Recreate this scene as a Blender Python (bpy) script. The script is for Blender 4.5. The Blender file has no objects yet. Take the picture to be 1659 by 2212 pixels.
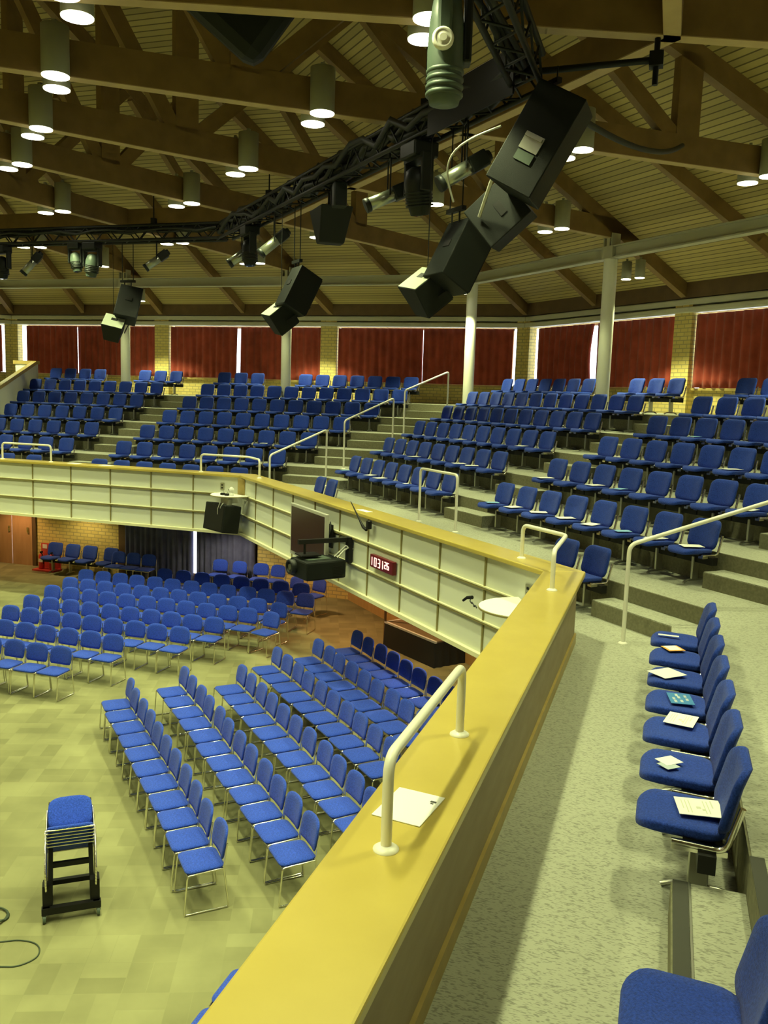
import bpy, bmesh, math, random
from mathutils import Vector, Matrix
random.seed(7)
SC = bpy.context.scene
COL = SC.collection
PI = math.pi
# ---------------------------------------------------------------- camera
CAM = bpy.data.cameras.new('camera'); CAMO = bpy.data.objects.new('camera', CAM); COL.objects.link(CAMO)
r_ = Vector((0.94953167, 0.31204691, 0.03187988)); u_ = Vector((-0.07167939, 0.11691569, 0.99055176)); f_ = Vector((-0.30537136, 0.9428454, -0.13338248))
M = Matrix((r_, u_, -f_)).transposed().to_4x4(); M.translation = Vector((0, 0, 5.3))
CAMO.matrix_world = M
CAM.sensor_fit = 'VERTICAL'; CAM.sensor_height = 24; CAM.lens = 1872.98 / 2212 * 24
CAM.clip_start = .05; CAM.clip_end = 200
SC.camera = CAMO
# ---------------------------------------------------------------- world, exposure
W = bpy.data.worlds.new('daylight'); SC.world = W; W.use_nodes = True
W.node_tree.nodes['Background'].inputs[0].default_value = (.86, .93, 1, 1)
W.node_tree.nodes['Background'].inputs[1].default_value = 5.0
SC.view_settings.view_transform = 'Standard'; SC.view_settings.look = 'None'
SC.view_settings.exposure = 0.0; SC.view_settings.gamma = 1; SC.view_settings.use_curve_mapping = False
SC.cycles.use_denoising = True
SC.cycles.use_adaptive_sampling = True; SC.cycles.adaptive_threshold = .08; SC.cycles.adaptive_min_samples = 16
SC.cycles.max_bounces = 5; SC.cycles.diffuse_bounces = 3; SC.cycles.glossy_bounces = 3; SC.cycles.transmission_bounces = 4
SC.cycles.sample_clamp_indirect = 4.0
SC.cycles.caustics_reflective = False; SC.cycles.caustics_refractive = False
LAMP_COL = (.93, 1.0, .49)
LAMP_W = 410.0
LOW_W = 580.0
LENS_E = 9.0
WARM_W = 110.0
# ---------------------------------------------------------------- octagon frame
C0 = Vector((-14.5327, 4.0073))
ANG = {'C': 0, 'B': 45, 'A': 90, 'D': 135, 'E': 180, 'F': 225, 'G': 270, 'H': 315}
T22 = math.tan(PI / 8); C22 = math.cos(PI / 8)
def fr(s):
    a = math.radians(ANG[s]); return Vector((math.sin(a), -math.cos(a))), Vector((math.cos(a), math.sin(a)))
def P(s, t, a, z):
    T, N = fr(s); q = C0 + T * t + N * a; return Vector((q.x, q.y, z))
def rz(s): return math.radians(ANG[s] - 90)
def RP(deg, r, z, lat=0):
    a = math.radians(deg); return Vector((C0.x + r * math.cos(a) + lat * math.sin(a), C0.y + r * math.sin(a) - lat * math.cos(a), z))
# heights and apothems (metres; hall floor z=0)
RAIL_Z = 3.43; WALK_Z = 2.612; FAS_B = 2.1; A_RAIL0 = 13.32; A_RAIL1 = 13.766; A_BODY1 = 13.68; A_WALL = 24.3
RISE = .41; GO = 1.21; A_T2 = 15.08
def tier_a(k): return A_T2 + GO * (k - 2)
def tier_z(k): return WALK_Z + RISE * (k - 1)
def back_a(k): return A_RAIL0 + 1.75 + GO * (k - 1)
def roof_z(a): return 8.32 + .42 * (24.0 - a)
# ---------------------------------------------------------------- materials
MATS = {}
def mat(name, col, rough=.6, metal=0, var=0, scale=8, emit=None, es=0, bump=0, bscale=60, spec=.5, stretch=None, sheen=0):
    if name in MATS: return MATS[name]
    m = bpy.data.materials.new(name); m.use_nodes = True; MATS[name] = m
    nt = m.node_tree; b = nt.nodes['Principled BSDF']
    b.inputs['Base Color'].default_value = (*col, 1); b.inputs['Roughness'].default_value = rough; b.inputs['Metallic'].default_value = metal
    b.inputs['Specular IOR Level'].default_value = spec
    if sheen: b.inputs['Sheen Weight'].default_value = sheen
    if emit: b.inputs['Emission Color'].default_value = (*emit, 1); b.inputs['Emission Strength'].default_value = es
    if var or bump:
        tc = nt.nodes.new('ShaderNodeTexCoord'); mp = nt.nodes.new('ShaderNodeMapping'); nt.links.new(tc.outputs['Object'], mp.inputs[0])
        if stretch: mp.inputs['Scale'].default_value = stretch
        if var:
            n = nt.nodes.new('ShaderNodeTexNoise'); n.inputs['Scale'].default_value = scale; n.inputs['Detail'].default_value = 3
            nt.links.new(mp.outputs[0], n.inputs['Vector'])
            rp = nt.nodes.new('ShaderNodeValToRGB'); nt.links.new(n.outputs[0], rp.inputs[0])
            rp.color_ramp.elements[0].position = .3; rp.color_ramp.elements[1].position = .7
            rp.color_ramp.elements[0].color = (*[c * (1 - var) for c in col], 1); rp.color_ramp.elements[1].color = (*[min(1, c * (1 + var)) for c in col], 1)
            nt.links.new(rp.outputs[0], b.inputs['Base Color'])
        if bump:
            n2 = nt.nodes.new('ShaderNodeTexNoise'); n2.inputs['Scale'].default_value = bscale; nt.links.new(mp.outputs[0], n2.inputs['Vector'])
            bp = nt.nodes.new('ShaderNodeBump'); bp.inputs['Strength'].default_value = bump; bp.inputs['Distance'].default_value = .01
            nt.links.new(n2.outputs[0], bp.inputs['Height']); nt.links.new(bp.outputs[0], b.inputs['Normal'])
    return m
def mat_brick(name, c1, c2, mortar, bw, bh, ms=.012, rough=.8):
    m = mat(name, c1, rough); nt = m.node_tree; b = nt.nodes['Principled BSDF']
    uv = nt.nodes.new('ShaderNodeUVMap'); bt = nt.nodes.new('ShaderNodeTexBrick')
    nt.links.new(uv.outputs[0], bt.inputs['Vector'])
    bt.inputs['Color1'].default_value = (*c1, 1); bt.inputs['Color2'].default_value = (*c2, 1); bt.inputs['Mortar'].default_value = (*mortar, 1)
    bt.inputs['Scale'].default_value = 1; bt.inputs['Mortar Size'].default_value = ms; bt.inputs['Brick Width'].default_value = bw; bt.inputs['Row Height'].default_value = bh
    nt.links.new(bt.outputs[0], b.inputs['Base Color'])
    return m
def mat_boards(name, col, dark, pitch, gap=.12):
    """timber boards: thin dark joints every 'pitch' metres along the V axis of the UV map"""
    m = mat(name, col, .7); nt = m.node_tree; b = nt.nodes['Principled BSDF']
    uv = nt.nodes.new('ShaderNodeUVMap'); sp = nt.nodes.new('ShaderNodeSeparateXYZ'); nt.links.new(uv.outputs[0], sp.inputs[0])
    d = nt.nodes.new('ShaderNodeMath'); d.operation = 'DIVIDE'; d.inputs[1].default_value = pitch; nt.links.new(sp.outputs[1], d.inputs[0])
    f = nt.nodes.new('ShaderNodeMath'); f.operation = 'FRACT'; nt.links.new(d.outputs[0], f.inputs[0])
    l = nt.nodes.new('ShaderNodeMath'); l.operation = 'LESS_THAN'; l.inputs[1].default_value = gap; nt.links.new(f.outputs[0], l.inputs[0])
    fl = nt.nodes.new('ShaderNodeMath'); fl.operation = 'FLOOR'; nt.links.new(d.outputs[0], fl.inputs[0])
    wn = nt.nodes.new('ShaderNodeTexWhiteNoise'); wn.noise_dimensions = '1D'; nt.links.new(fl.outputs[0], wn.inputs['W'])
    mr = nt.nodes.new('ShaderNodeMapRange'); mr.inputs[3].default_value = .82; mr.inputs[4].default_value = 1.15; nt.links.new(wn.outputs[0], mr.inputs[0])
    mul = nt.nodes.new('ShaderNodeMix'); mul.data_type = 'RGBA'; mul.blend_type = 'MULTIPLY'; mul.inputs[0].default_value = 1
    mul.inputs[6].default_value = (*col, 1); nt.links.new(mr.outputs[0], mul.inputs[7])
    mx = nt.nodes.new('ShaderNodeMix'); mx.data_type = 'RGBA'; nt.links.new(l.outputs[0], mx.inputs[0]); nt.links.new(mul.outputs[2], mx.inputs[6]); mx.inputs[7].default_value = (*dark, 1)
    nt.links.new(mx.outputs[2], b.inputs['Base Color'])
    return m
def mat_tiles(name, cols, size, rot, fine=.25):
    """carpet tiles: every tile its own tint, laid in half-tile steps"""
    m = mat(name, cols[0], .95, spec=.1); nt = m.node_tree; b = nt.nodes['Principled BSDF']
    tc = nt.nodes.new('ShaderNodeTexCoord'); mp = nt.nodes.new('ShaderNodeMapping'); mp.inputs['Rotation'].default_value = (0, 0, rot)
    nt.links.new(tc.outputs['Object'], mp.inputs[0])
    bts = []
    for q in (0, PI / 2):
        m2 = nt.nodes.new('ShaderNodeMapping'); m2.inputs['Rotation'].default_value = (0, 0, q); nt.links.new(mp.outputs[0], m2.inputs[0])
        bt = nt.nodes.new('ShaderNodeTexBrick'); nt.links.new(m2.outputs[0], bt.inputs['Vector']); bts.append(bt)
        bt.inputs['Scale'].default_value = 1; bt.inputs['Brick Width'].default_value = size; bt.inputs['Row Height'].default_value = size / 2
        bt.inputs['Mortar Size'].default_value = .003; bt.offset = 0
        bt.inputs['Color1'].default_value = (*cols[0], 1); bt.inputs['Color2'].default_value = (*cols[1], 1); bt.inputs['Mortar'].default_value = (*[c * .9 for c in cols[0]], 1)
        bt.inputs['Bias'].default_value = -.15
    ck = nt.nodes.new('ShaderNodeTexChecker'); ck.inputs['Scale'].default_value = 1 / size; nt.links.new(mp.outputs[0], ck.inputs['Vector'])
    bt = nt.nodes.new('ShaderNodeMix'); bt.data_type = 'RGBA'; nt.links.new(ck.outputs[1], bt.inputs[0]); nt.links.new(bts[0].outputs[0], bt.inputs[6]); nt.links.new(bts[1].outputs[0], bt.inputs[7])
    n = nt.nodes.new('ShaderNodeTexNoise'); n.inputs['Scale'].default_value = 1.1; n.inputs['Detail'].default_value = 4; nt.links.new(mp.outputs[0], n.inputs['Vector'])
    mr = nt.nodes.new('ShaderNodeMapRange'); mr.inputs[1].default_value = .3; mr.inputs[2].default_value = .7; mr.inputs[3].default_value = 1 - fine; mr.inputs[4].default_value = 1 + fine
    nt.links.new(n.outputs[0], mr.inputs[0])
    mul = nt.nodes.new('ShaderNodeMix'); mul.data_type = 'RGBA'; mul.blend_type = 'MULTIPLY'; mul.inputs[0].default_value = 1
    nt.links.new(bt.outputs[2], mul.inputs[6]); nt.links.new(mr.outputs[0], mul.inputs[7]); nt.links.new(mul.outputs[2], b.inputs['Base Color'])
    n2 = nt.nodes.new('ShaderNodeTexNoise'); n2.inputs['Scale'].default_value = 220; nt.links.new(mp.outputs[0], n2.inputs['Vector'])
    bp = nt.nodes.new('ShaderNodeBump'); bp.inputs['Strength'].default_value = .3; nt.links.new(n2.outputs[0], bp.inputs['Height']); nt.links.new(bp.outputs[0], b.inputs['Normal'])
    return m
def mat_fleck(name, col, dark, scale=1.0):
    """gallery carpet: small herringbone flecks woven into a plain ground"""
    m = mat(name, col, .95, spec=.1); nt = m.node_tree; b = nt.nodes['Principled BSDF']
    tc = nt.nodes.new('ShaderNodeTexCoord'); outs = []
    for rot in (.6, -.6):
        mp = nt.nodes.new('ShaderNodeMapping'); mp.inputs['Rotation'].default_value = (0, 0, rot); mp.inputs['Scale'].default_value = (22 * scale, 75 * scale, 30)
        nt.links.new(tc.outputs['Object'], mp.inputs[0])
        n = nt.nodes.new('ShaderNodeTexNoise'); n.inputs['Scale'].default_value = 1; n.inputs['Detail'].default_value = 1; nt.links.new(mp.outputs[0], n.inputs['Vector'])
        l = nt.nodes.new('ShaderNodeMapRange'); l.inputs[1].default_value = .58; l.inputs[2].default_value = .68; nt.links.new(n.outputs[0], l.inputs[0]); outs.append(l)
    mx_ = nt.nodes.new('ShaderNodeMath'); mx_.operation = 'MAXIMUM'; nt.links.new(outs[0].outputs[0], mx_.inputs[0]); nt.links.new(outs[1].outputs[0], mx_.inputs[1])
    mx = nt.nodes.new('ShaderNodeMix'); mx.data_type = 'RGBA'; nt.links.new(mx_.outputs[0], mx.inputs[0]); mx.inputs[6].default_value = (*col, 1); mx.inputs[7].default_value = (*dark, 1)
    nt.links.new(mx.outputs[2], b.inputs['Base Color'])
    return m
def mat_wood(name, col, dark, rough=.35, sc=(1, 1, 1), coat=0):
    m = mat(name, col, rough); nt = m.node_tree; b = nt.nodes['Principled BSDF']
    tc = nt.nodes.new('ShaderNodeTexCoord'); mp = nt.nodes.new('ShaderNodeMapping'); mp.inputs['Scale'].default_value = sc
    nt.links.new(tc.outputs['Object'], mp.inputs[0])
    n = nt.nodes.new('ShaderNodeTexNoise'); n.inputs['Scale'].default_value = 3; n.inputs['Detail'].default_value = 5; nt.links.new(mp.outputs[0], n.inputs['Vector'])
    rp = nt.nodes.new('ShaderNodeValToRGB'); rp.color_ramp.elements[0].position = .3; rp.color_ramp.elements[1].position = .72
    rp.color_ramp.elements[0].color = (*dark, 1); rp.color_ramp.elements[1].color = (*col, 1)
    nt.links.new(n.outputs[0], rp.inputs[0]); nt.links.new(rp.outputs[0], b.inputs['Base Color'])
    if coat: b.inputs['Coat Weight'].default_value = coat; b.inputs['Coat Roughness'].default_value = .2
    return m
def mat_glass(name, tint=(.9, .95, .95)):
    m = bpy.data.materials.new(name); m.use_nodes = True; nt = m.node_tree; nt.nodes.clear()
    o = nt.nodes.new('ShaderNodeOutputMaterial'); mx = nt.nodes.new('ShaderNodeMixShader'); t = nt.nodes.new('ShaderNodeBsdfTransparent'); g = nt.nodes.new('ShaderNodeBsdfGlossy')
    t.inputs[0].default_value = (*tint, 1); g.inputs['Roughness'].default_value = .05; mx.inputs[0].default_value = .08
    nt.links.new(t.outputs[0], mx.inputs[1]); nt.links.new(g.outputs[0], mx.inputs[2]); nt.links.new(mx.outputs[0], o.inputs[0]); MATS[name] = m
    return m
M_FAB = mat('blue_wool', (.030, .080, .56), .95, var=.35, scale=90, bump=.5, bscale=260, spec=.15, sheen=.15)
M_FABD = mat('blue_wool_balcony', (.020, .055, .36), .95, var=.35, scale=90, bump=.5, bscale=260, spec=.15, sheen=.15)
M_CHROME = mat('chrome', (.82, .80, .72), .18, 1)
M_ALU = mat('cast_aluminium', (.55, .55, .48), .35, .9)
M_BLK = mat('black_steel', (.009, .009, .009), .5, spec=.25)
M_RIG = mat('black_paint', (.007, .008, .007), .5, spec=.3)
M_BOX = mat('black_cabinet', (.006, .008, .007), .6, bump=.2, bscale=200, spec=.25)
M_FIX = mat('dark_fixture', (.010, .013, .011), .45, spec=.35)
M_GREY = mat('grey_green_housing', (.07, .10, .075), .5)
M_TUBEP = mat('profile_barrel', (.35, .38, .30), .28, .8)
M_CREAM = mat('cream_paint', (.90, .88, .78), .3)
M_WHITE = mat('white_paint', (.80, .80, .74), .5)
M_PANEL = mat('fascia_panel', (.70, .72, .60), .6)
M_LEDGE = mat('ledge_paint', (.80, .77, .50), .5)
M_STRIP = mat('fascia_strip', (.26, .22, .08), .6)
M_TIERW = mat('balustrade_white', (.74, .74, .66), .7)
M_RAILW = mat_wood('rail_wood', (.55, .43, .095), (.50, .385, .08), .32, (1.2, 1.2, 1.2), .25)
M_TRIMW = mat_wood('trim_wood', (.44, .33, .11), (.36, .26, .08), .4, (2, 2, 2))
M_BODY = mat_wood('parapet_back', (.33, .26, .15), (.28, .215, .12), .6, (1, 1, 4))
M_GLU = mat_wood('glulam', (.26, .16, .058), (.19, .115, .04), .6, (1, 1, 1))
M_GLU_BOUNCE = mat_wood('glulam_bounce_light', (.50, .37, .17), (.42, .30, .13), .6, (1, 1, 1))  # paler brown on beam undersides stands in for light bounced off the floor
M_GLUD = mat_wood('dark_beam', (.13, .075, .03), (.09, .05, .02), .6)
M_BOARD = mat_boards('ceiling_boards', (.42, .33, .12), (.12, .088, .03), .15, .18)
M_BRICK = mat_brick('yellow_brick', (.72, .58, .20), (.62, .48, .15), (.40, .33, .14), .24, .10)
M_RING = mat('ring_beam_paint', (.48, .47, .36), .6)
M_COLM = mat('column_paint', (.82, .82, .68), .5)
M_PELM = mat('pelmet_paint', (.55, .53, .42), .6)
M_RED = mat('red_velvet', (.34, .062, .042), .95, var=.2, scale=3, spec=.1, sheen=.15)
M_BLUEC = mat('blue_curtain', (.12, .13, .24), .95, var=.2, scale=3, spec=.1)
M_HALL = mat_tiles('hall_carpet', ((.275, .27, .14), (.20, .195, .10)), .42, math.radians(-22), .2)
M_WALK = mat_fleck('gallery_carpet', (.41, .415, .33), (.25, .255, .205), 1.5)
M_RISER = mat('riser_carpet', (.22, .21, .14), .95, var=.15, scale=30, spec=.1)
M_NOSE = mat('dark_nosing', (.05, .05, .04), .7)
M_DOOR = mat_wood('door_wood', (.48, .28, .14), (.40, .22, .10), .45, (3, 3, .6))
M_WPAN = mat_wood('wall_panel_wood', (.55, .36, .13), (.48, .3, .1), .5, (3, 3, .6))
M_SOFF = mat('soffit', (.42, .38, .28), .8)
M_PAPER = mat('paper', (.90, .90, .86), .7)
M_PAPB = mat('blue_leaflet', (.05, .22, .50), .5)
M_PAPO = mat('orange_leaflet', (.85, .40, .08), .6)
M_INK = mat('ink', (.05, .05, .05), .7)
M_INKL = mat('faint_ink', (.66, .66, .55), .7)
M_LENS = mat('lamp_lens', (.9, .9, .8), .5, emit=(1, .97, .70), es=LENS_E)
M_CYL = mat('lamp_cylinder', (.42, .44, .36), .5)
M_SCREEN = mat('screen_off', (.030, .012, .016), .25)
M_SILVER = mat('silver_frame', (.50, .50, .44), .4, .3)
M_REDCASE = mat('red_clock_case', (.14, .006, .014), .3)
M_DIGIT = mat('led_digit', (1, .7, .7), .5, emit=(1, .62, .62), es=1.1)
M_REDEXT = mat('extinguisher_red', (.62, .035, .03), .4)
M_REDST = mat('red_stand', (.60, .06, .05), .5)
M_CABLE = mat('black_cable', (.01, .012, .01), .6)
M_GCABLE = mat('green_black_cable', (.04, .06, .035), .6)
M_PLASTIC = mat('clear_plastic', (.55, .62, .68), .15)
M_STAGE = mat('stage_drape', (.018, .02, .018), .95)
M_STAGET = mat('stage_top', (.16, .12, .07), .8)
M_PINK = mat('label_white', (.8, .7, .65), .6)
M_BRASS = mat('brass', (.55, .42, .18), .35, .9)
M_LENSG = mat('dark_lens', (.02, .03, .03), .06)
M_WGLASS = mat_glass('window_glass')
M_FRAME = mat('window_frame', (.7, .68, .6), .5)
# ---------------------------------------------------------------- mesh builder
class MB:
    def __init__(s): s.v = []; s.f = []; s.sm = []
    def add(s, vs, fs, sm=False):
        o = len(s.v); s.v += [Vector(v) for v in vs]; s.f += [[i + o for i in f] for f in fs]; s.sm += [sm] * len(fs); return s
    def box(s, c, size, R=None, bev=0):
        x, y, z = [d / 2 for d in size]; c = Vector(c)
        if bev:
            bm = bmesh.new(); bmesh.ops.create_cube(bm, size=1); bmesh.ops.scale(bm, vec=size, verts=bm.verts)
            bmesh.ops.bevel(bm, geom=bm.edges[:], offset=bev, segments=2, affect='EDGES', profile=.5)
            bm.verts.index_update()
            vs = [(R @ v.co if R else v.co.copy()) + c for v in bm.verts]; s.add(vs, [[v.index for v in f.verts] for f in bm.faces]); bm.free(); return s
        vs = [Vector((i, j, k)) for i in (-x, x) for j in (-y, y) for k in (-z, z)]
        vs = [(R @ v if R else v) + c for v in vs]
        return s.add(vs, [(0, 1, 3, 2), (4, 6, 7, 5), (0, 4, 5, 1), (2, 3, 7, 6), (0, 2, 6, 4), (1, 5, 7, 3)])
    def beam(s, p, q, w, h, up=(0, 0, 1)):
        """rectangular bar from p to q, w across, h in the 'up' direction, centred"""
        p = Vector(p); q = Vector(q); d = (q - p).normalized(); up = Vector(up); sd = d.cross(up)
        if sd.length < 1e-6: sd = Vector((1, 0, 0))
        sd.normalize(); u = sd.cross(d)
        vs = [b + sd * (i * w / 2) + u * (j * h / 2) for b in (p, q) for i, j in ((-1, -1), (1, -1), (1, 1), (-1, 1))]
        return s.add(vs, [(0, 1, 2, 3), (7, 6, 5, 4), (0, 4, 5, 1), (1, 5, 6, 2), (2, 6, 7, 3), (3, 7, 4, 0)])
    def tube(s, pts, r, n=8, close=False):
        pts = [Vector(p) for p in pts]; L = len(pts); rings = []; ref = None
        rr = r if isinstance(r, (list, tuple)) else [r] * L
        for i, p in enumerate(pts):
            a = pts[i - 1] if i else (pts[-1] if close else p); b = pts[i + 1] if i < L - 1 else (pts[0] if close else p)
            d = (b - a).normalized()
            if ref is None: ref = Vector((0, 0, 1)) if abs(d.z) < .9 else Vector((1, 0, 0))
            x = d.cross(ref)
            if x.length < 1e-5: x = d.orthogonal()
            x.normalize(); y = x.cross(d).normalized(); ref = y
            k = 1.0
            if 0 < i < L - 1:
                c = (p - a).normalized().dot((b - p).normalized()); k = 1 / max(.6, math.sqrt((1 + c) / 2))
            rings.append([p + (x * math.cos(t) + y * math.sin(t)) * rr[i] * k for t in [2 * PI * j / n for j in range(n)]])
        vs = [v for g in rings for v in g]; fs = []
        for i in range(L - 1 + (1 if close else 0)):
            for j in range(n):
                a0 = i * n; b0 = ((i + 1) % L) * n; fs.append((a0 + j, a0 + (j + 1) % n, b0 + (j + 1) % n, b0 + j))
        s.add(vs, fs, True)
        if not close:
            s.add(rings[0], [list(range(n))[::-1]]); s.add(rings[-1], [list(range(n))])
        return s
    def cyl(s, p, q, r, n=16): return s.tube([p, q], r, n)
    def lathe(s, prof, c=(0, 0, 0), R=None, n=20):
        c = Vector(c); vs = []
        for (r, z) in prof:
            for j in range(n):
                v = Vector((r * math.cos(2 * PI * j / n), r * math.sin(2 * PI * j / n), z)); vs.append((R @ v if R else v) + c)
        fs = []
        for i in range(len(prof) - 1):
            for j in range(n): fs.append((i * n + j, i * n + (j + 1) % n, (i + 1) * n + (j + 1) % n, (i + 1) * n + j))
        s.add(vs, fs, True)
        s.add(vs[:n], [list(range(n))[::-1]]); s.add(vs[-n:], [list(range(n))]); return s
    def prism(s, poly, z0, z1):
        n = len(poly); vs = [Vector((p[0], p[1], z0)) for p in poly] + [Vector((p[0], p[1], z1)) for p in poly]
        return s.add(vs, [list(range(n))[::-1], list(range(n, 2 * n))] + [(i, (i + 1) % n, n + (i + 1) % n, n + i) for i in range(n)])
    def build(s, name, m, parent=None, uv=None, bevel=0, sub=0):
        me = bpy.data.meshes.new(name); me.from_pydata([tuple(v) for v in s.v], [], s.f); me.materials.append(m)
        me.polygons.foreach_set('use_smooth', s.sm)
        if not me.polygons: pass
        else:
            bm = bmesh.new(); bm.from_mesh(me); bmesh.ops.recalc_face_normals(bm, faces=bm.faces); bm.to_mesh(me); bm.free()
        if uv:
            l = me.uv_layers.new(name='UVMap')
            for p in me.polygons:
                for li in p.loop_indices: l.data[li].uv = uv(me.vertices[me.loops[li].vertex_index].co, p.normal)
        me.update(); o = bpy.data.objects.new(name, me); COL.objects.link(o)
        if parent: o.parent = parent
        if bevel:
            b = o.modifiers.new('bevel', 'BEVEL'); b.width = bevel; b.segments = 2; b.limit_method = 'ANGLE'
        if sub:
            b = o.modifiers.new('sub', 'SUBSURF'); b.levels = sub; b.render_levels = sub
        return o
def smooth_bend(pts, rad=.05, n=4):
    """round the corners of a polyline"""
    pts = [Vector(p) for p in pts]; out = [pts[0]]
    for i in range(1, len(pts) - 1):
        a, b, c = pts[i - 1], pts[i], pts[i + 1]; d1 = (a - b); d2 = (c - b); k = min(rad, d1.length * .45, d2.length * .45)
        p = b + d1.normalized() * k; q = b + d2.normalized() * k
        for j in range(n + 1):
            t = j / n; out.append(p * (1 - t) ** 2 + b * 2 * t * (1 - t) + q * t * t)
    return out + [pts[-1]]
def tag(o, label, cat, group=None, kind=None):
    if label: o['label'] = label
    if cat: o['category'] = cat
    if group: o['group'] = group
    if kind: o['kind'] = kind
    return o
def thing(name, label, cat, loc=(0, 0, 0), rotz=0, group=None, kind=None):
    o = bpy.data.objects.new(name, None); COL.objects.link(o); o.location = loc; o.rotation_euler = (0, 0, rotz); o.empty_display_size = .1
    return tag(o, label, cat, group, kind)
def struct(o, label, cat): return tag(o, label, cat, None, 'structure')
def dup(root, loc, rotz, label, group=None, rot=None):
    r = root.copy(); COL.objects.link(r); r.location = loc; r.rotation_euler = rot if rot else (0, 0, rotz)
    r['label'] = label
    if group: r['group'] = group
    for ch in list(root.children):
        c = ch.copy(); COL.objects.link(c); c.parent = r
        for g in ch.children:
            d = g.copy(); COL.objects.link(d); d.parent = c
    return r
ORD = ['first', 'second', 'third', 'fourth', 'fifth', 'sixth', 'seventh', 'eighth', 'ninth', 'tenth', 'eleventh', 'twelfth', 'thirteenth', 'fourteenth']
# ---------------------------------------------------------------- shell
SIDES = ['C', 'B', 'A', 'D', 'E', 'F', 'G', 'H']
WORD = {'A': 'far', 'B': 'right', 'C': 'near_right', 'D': 'far_left', 'E': 'left', 'F': 'near_left', 'G': 'near', 'H': 'behind'}
def seg_poly(s, a0, a1, t0=None, t1=None, i0=0, i1=0):
    """plan trapezoid of a ring segment, mitred at the octagon corners unless t0/t1 cut it"""
    l0 = -a0 * T22 + i0 if t0 is None else t0; l1 = -a1 * T22 + i0 if t0 is None else t0
    r0 = a0 * T22 - i1 if t1 is None else t1; r1 = a1 * T22 - i1 if t1 is None else t1
    return [P(s, l0, a0, 0), P(s, l1, a1, 0), P(s, r1, a1, 0), P(s, r0, a0, 0)]
def ring(mb, s, a0, a1, z0, z1, t0=None, t1=None): mb.prism(seg_poly(s, a0, a1, t0, t1), z0, z1); return mb
def uv_side(s):
    T, N = fr(s)
    def f(co, n):
        d = Vector((co.x - C0.x, co.y - C0.y)); t = d.dot(T); a = d.dot(N)
        return (t if abs(Vector((n.x, n.y)).dot(T)) < .7 else a, co.z)
    return f
bm = MB(); R0 = 17.2 / C22
bm.prism([RP(22.5 + 45 * i, R0, 0) for i in range(8)], -.2, 0)
struct(bm.build('floor', M_HALL), 'patterned carpet tile floor of the main hall below the balcony', 'floor')
# ceiling: eight boarded slopes
bm = MB()
for s in SIDES:
    a0, a1 = .3, A_WALL + .3
    q = [P(s, -a0 * T22, a0, roof_z(a0)), P(s, a0 * T22, a0, roof_z(a0)), P(s, a1 * T22, a1, roof_z(a1)), P(s, -a1 * T22, a1, roof_z(a1))]
    bm.add(q + [v + Vector((0, 0, .15)) for v in q], [(0, 1, 2, 3), (7, 6, 5, 4), (0, 4, 5, 1), (2, 6, 7, 3)])
def uv_roof(co, n):
    d = Vector((co.x - C0.x, co.y - C0.y)); k = max(SIDES, key=lambda s: d.dot(fr(s)[1])); T, N = fr(k)
    return (d.dot(T), d.dot(N) * 1.0846)
struct(bm.build('ceiling', M_BOARD, uv=uv_roof), 'sloping ceiling of narrow timber boards', 'ceiling')
# outer walls
SILL = 5.725; HEAD = 7.56
PIERS = [-9.85, -3.3, 3.25, 9.85]
for s in SIDES:
    full = s not in 'DABC'
    w = MB(); ring(w, s, A_WALL, A_WALL + .3, 0 if full else 2.3, 8.5 if full else SILL)
    if not full: ring(w, s, A_WALL, A_WALL + .3, HEAD, 8.5)
    struct(w.build('wall_' + WORD[s], M_BRICK, uv=uv_side(s)), 'yellow brick outer wall on the %s side of the hall' % WORD[s].replace('_', ' '), 'wall')
    t = MB(); ring(t, s, A_WALL - .28, A_WALL, 7.93, 8.32)
    struct(t.build('trim_wall_plate_' + WORD[s], M_GLUD), 'dark timber wall plate under the ceiling on the %s side' % WORD[s].replace('_', ' '), 'trim')
    if not full:
        for i, (z0, z1) in enumerate(((7.57, 7.715), (7.755, 7.915))):
            t = MB(); ring(t, s, A_WALL - .30 + .04 * i, A_WALL, z0, z1)
            struct(t.build('trim_pelmet_%s_%s' % (('lower', 'upper')[i], WORD[s]), M_PELM, bevel=.03), '%s pale rounded pelmet band above the curtains, %s side' % (('lower', 'upper')[i], WORD[s].replace('_', ' ')), 'trim')
        t = MB(); ring(t, s, A_WALL - .12, A_WALL + .02, SILL - .06, SILL)
        struct(t.build('trim_sill_' + WORD[s], M_TRIMW), 'timber sill capping the low brick wall on the %s side' % WORD[s].replace('_', ' '), 'trim')
nwin = 0
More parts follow.
